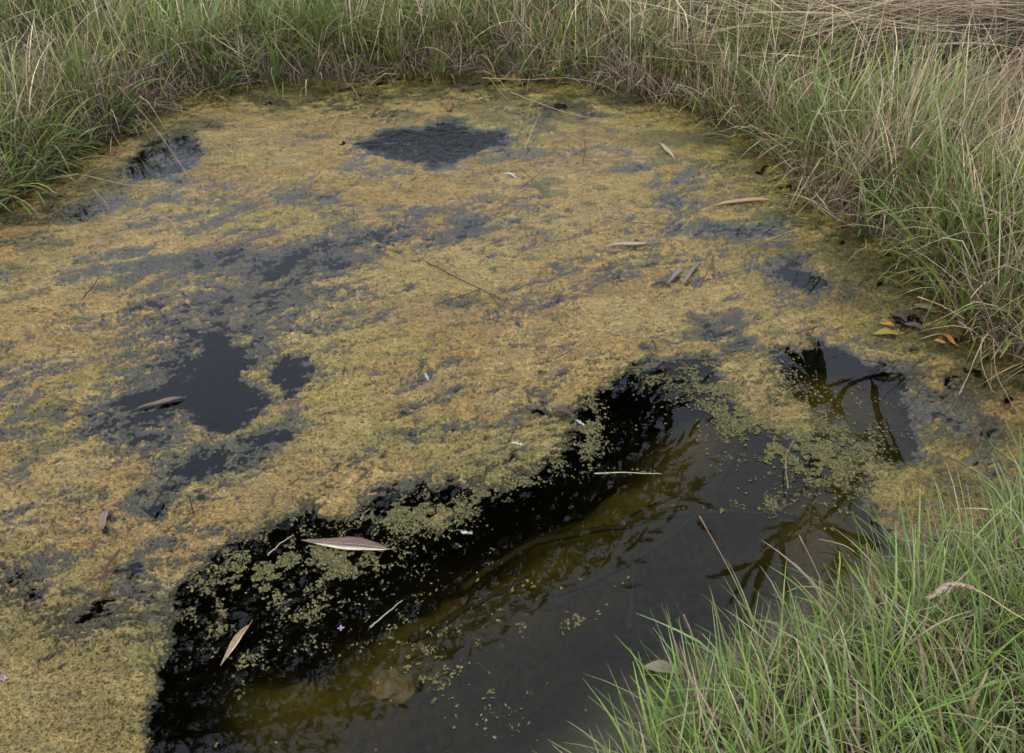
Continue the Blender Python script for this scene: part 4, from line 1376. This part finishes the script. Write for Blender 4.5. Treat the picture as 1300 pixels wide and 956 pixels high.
m_ = mirror_pt
tr = (2.5, 3.0, gz1(2.5, 3.0) - .03)
willow(tr, [([tr, (2.45, 2.9, .5), (2.35, 2.8, 1.0), (2.3, 2.75, 1.5)], 0.035, 0.015),
            ([(2.4, 2.85, .75), (1.9, 2.6, .8), (1.45, 2.45, .82), m_(1100, 480, 2.35), m_(1060, 520, 2.3), m_(1040, 600, 2.3), m_(1020, 700, 2.3)], 0.010, 0.003),
            ([m_(1110, 490, 2.35), m_(1120, 540, 2.35), m_(1110, 600, 2.3), m_(1075, 640, 2.3)], 0.004, 0.002),
            ([m_(1070, 520, 2.3), m_(1030, 480, 2.3), m_(1010, 455, 2.3)], 0.004, 0.002),
            ([m_(1030, 640, 2.3), m_(990, 690, 2.3), m_(960, 720, 2.3)], 0.003, 0.002),
            ([m_(1030, 640, 2.3), m_(1060, 690, 2.3), m_(1075, 730, 2.3)], 0.003, 0.002)],
       "slender willow sapling on the right bank mirrored in the pond", 17, 0.008, 0.21, 0.0135)

tr = (-3.3, 3.9, gz1(-3.3, 3.9) - .03)
bough = [(-3.25, 3.85, 2.6), (-2.6, 3.5, 4.0), m_(250, 850, 3.3), m_(400, 760, 3.2), m_(560, 670, 3.2), m_(700, 590, 3.2), m_(830, 525, 3.2)]
bough2 = [(-3.2, 3.8, 2.9), (-2.7, 3.6, 4.6), m_(330, 880, 3.4), m_(500, 760, 3.3), m_(640, 690, 3.3), m_(770, 610, 3.3)]
bough4 = [(-3.15, 3.8, 3.1), (-2.4, 3.7, 4.9), m_(400, 900, 3.5), m_(520, 800, 3.4), m_(640, 720, 3.4), m_(760, 650, 3.4), m_(850, 585, 3.4)]
bough5 = [(-3.15, 3.8, 3.0), (-2.5, 3.7, 4.5), m_(340, 830, 3.4), m_(480, 740, 3.4), m_(620, 650, 3.4), m_(740, 560, 3.4), m_(800, 500, 3.4)]
bough3 = [(-3.2, 3.8, 2.2), (-2.7, 3.5, 3.5), m_(200, 800, 3.2), m_(330, 720, 3.2), m_(470, 650, 3.2)]
willow(tr, [([tr, (-3.35, 3.9, 1.2), (-3.25, 3.85, 2.6), (-3.2, 3.8, 3.4)], 0.11, 0.06), (bough, 0.035, 0.006), (bough2, 0.03, 0.006), (bough3, 0.03, 0.006), (bough4, 0.03, 0.006), (bough5, 0.03, 0.006)],
       "old willow with arching leafy boughs mirrored as the dark band in the open water", 1500, 0.13, 0.12, 0.011)

SC.render.film_transparent = False
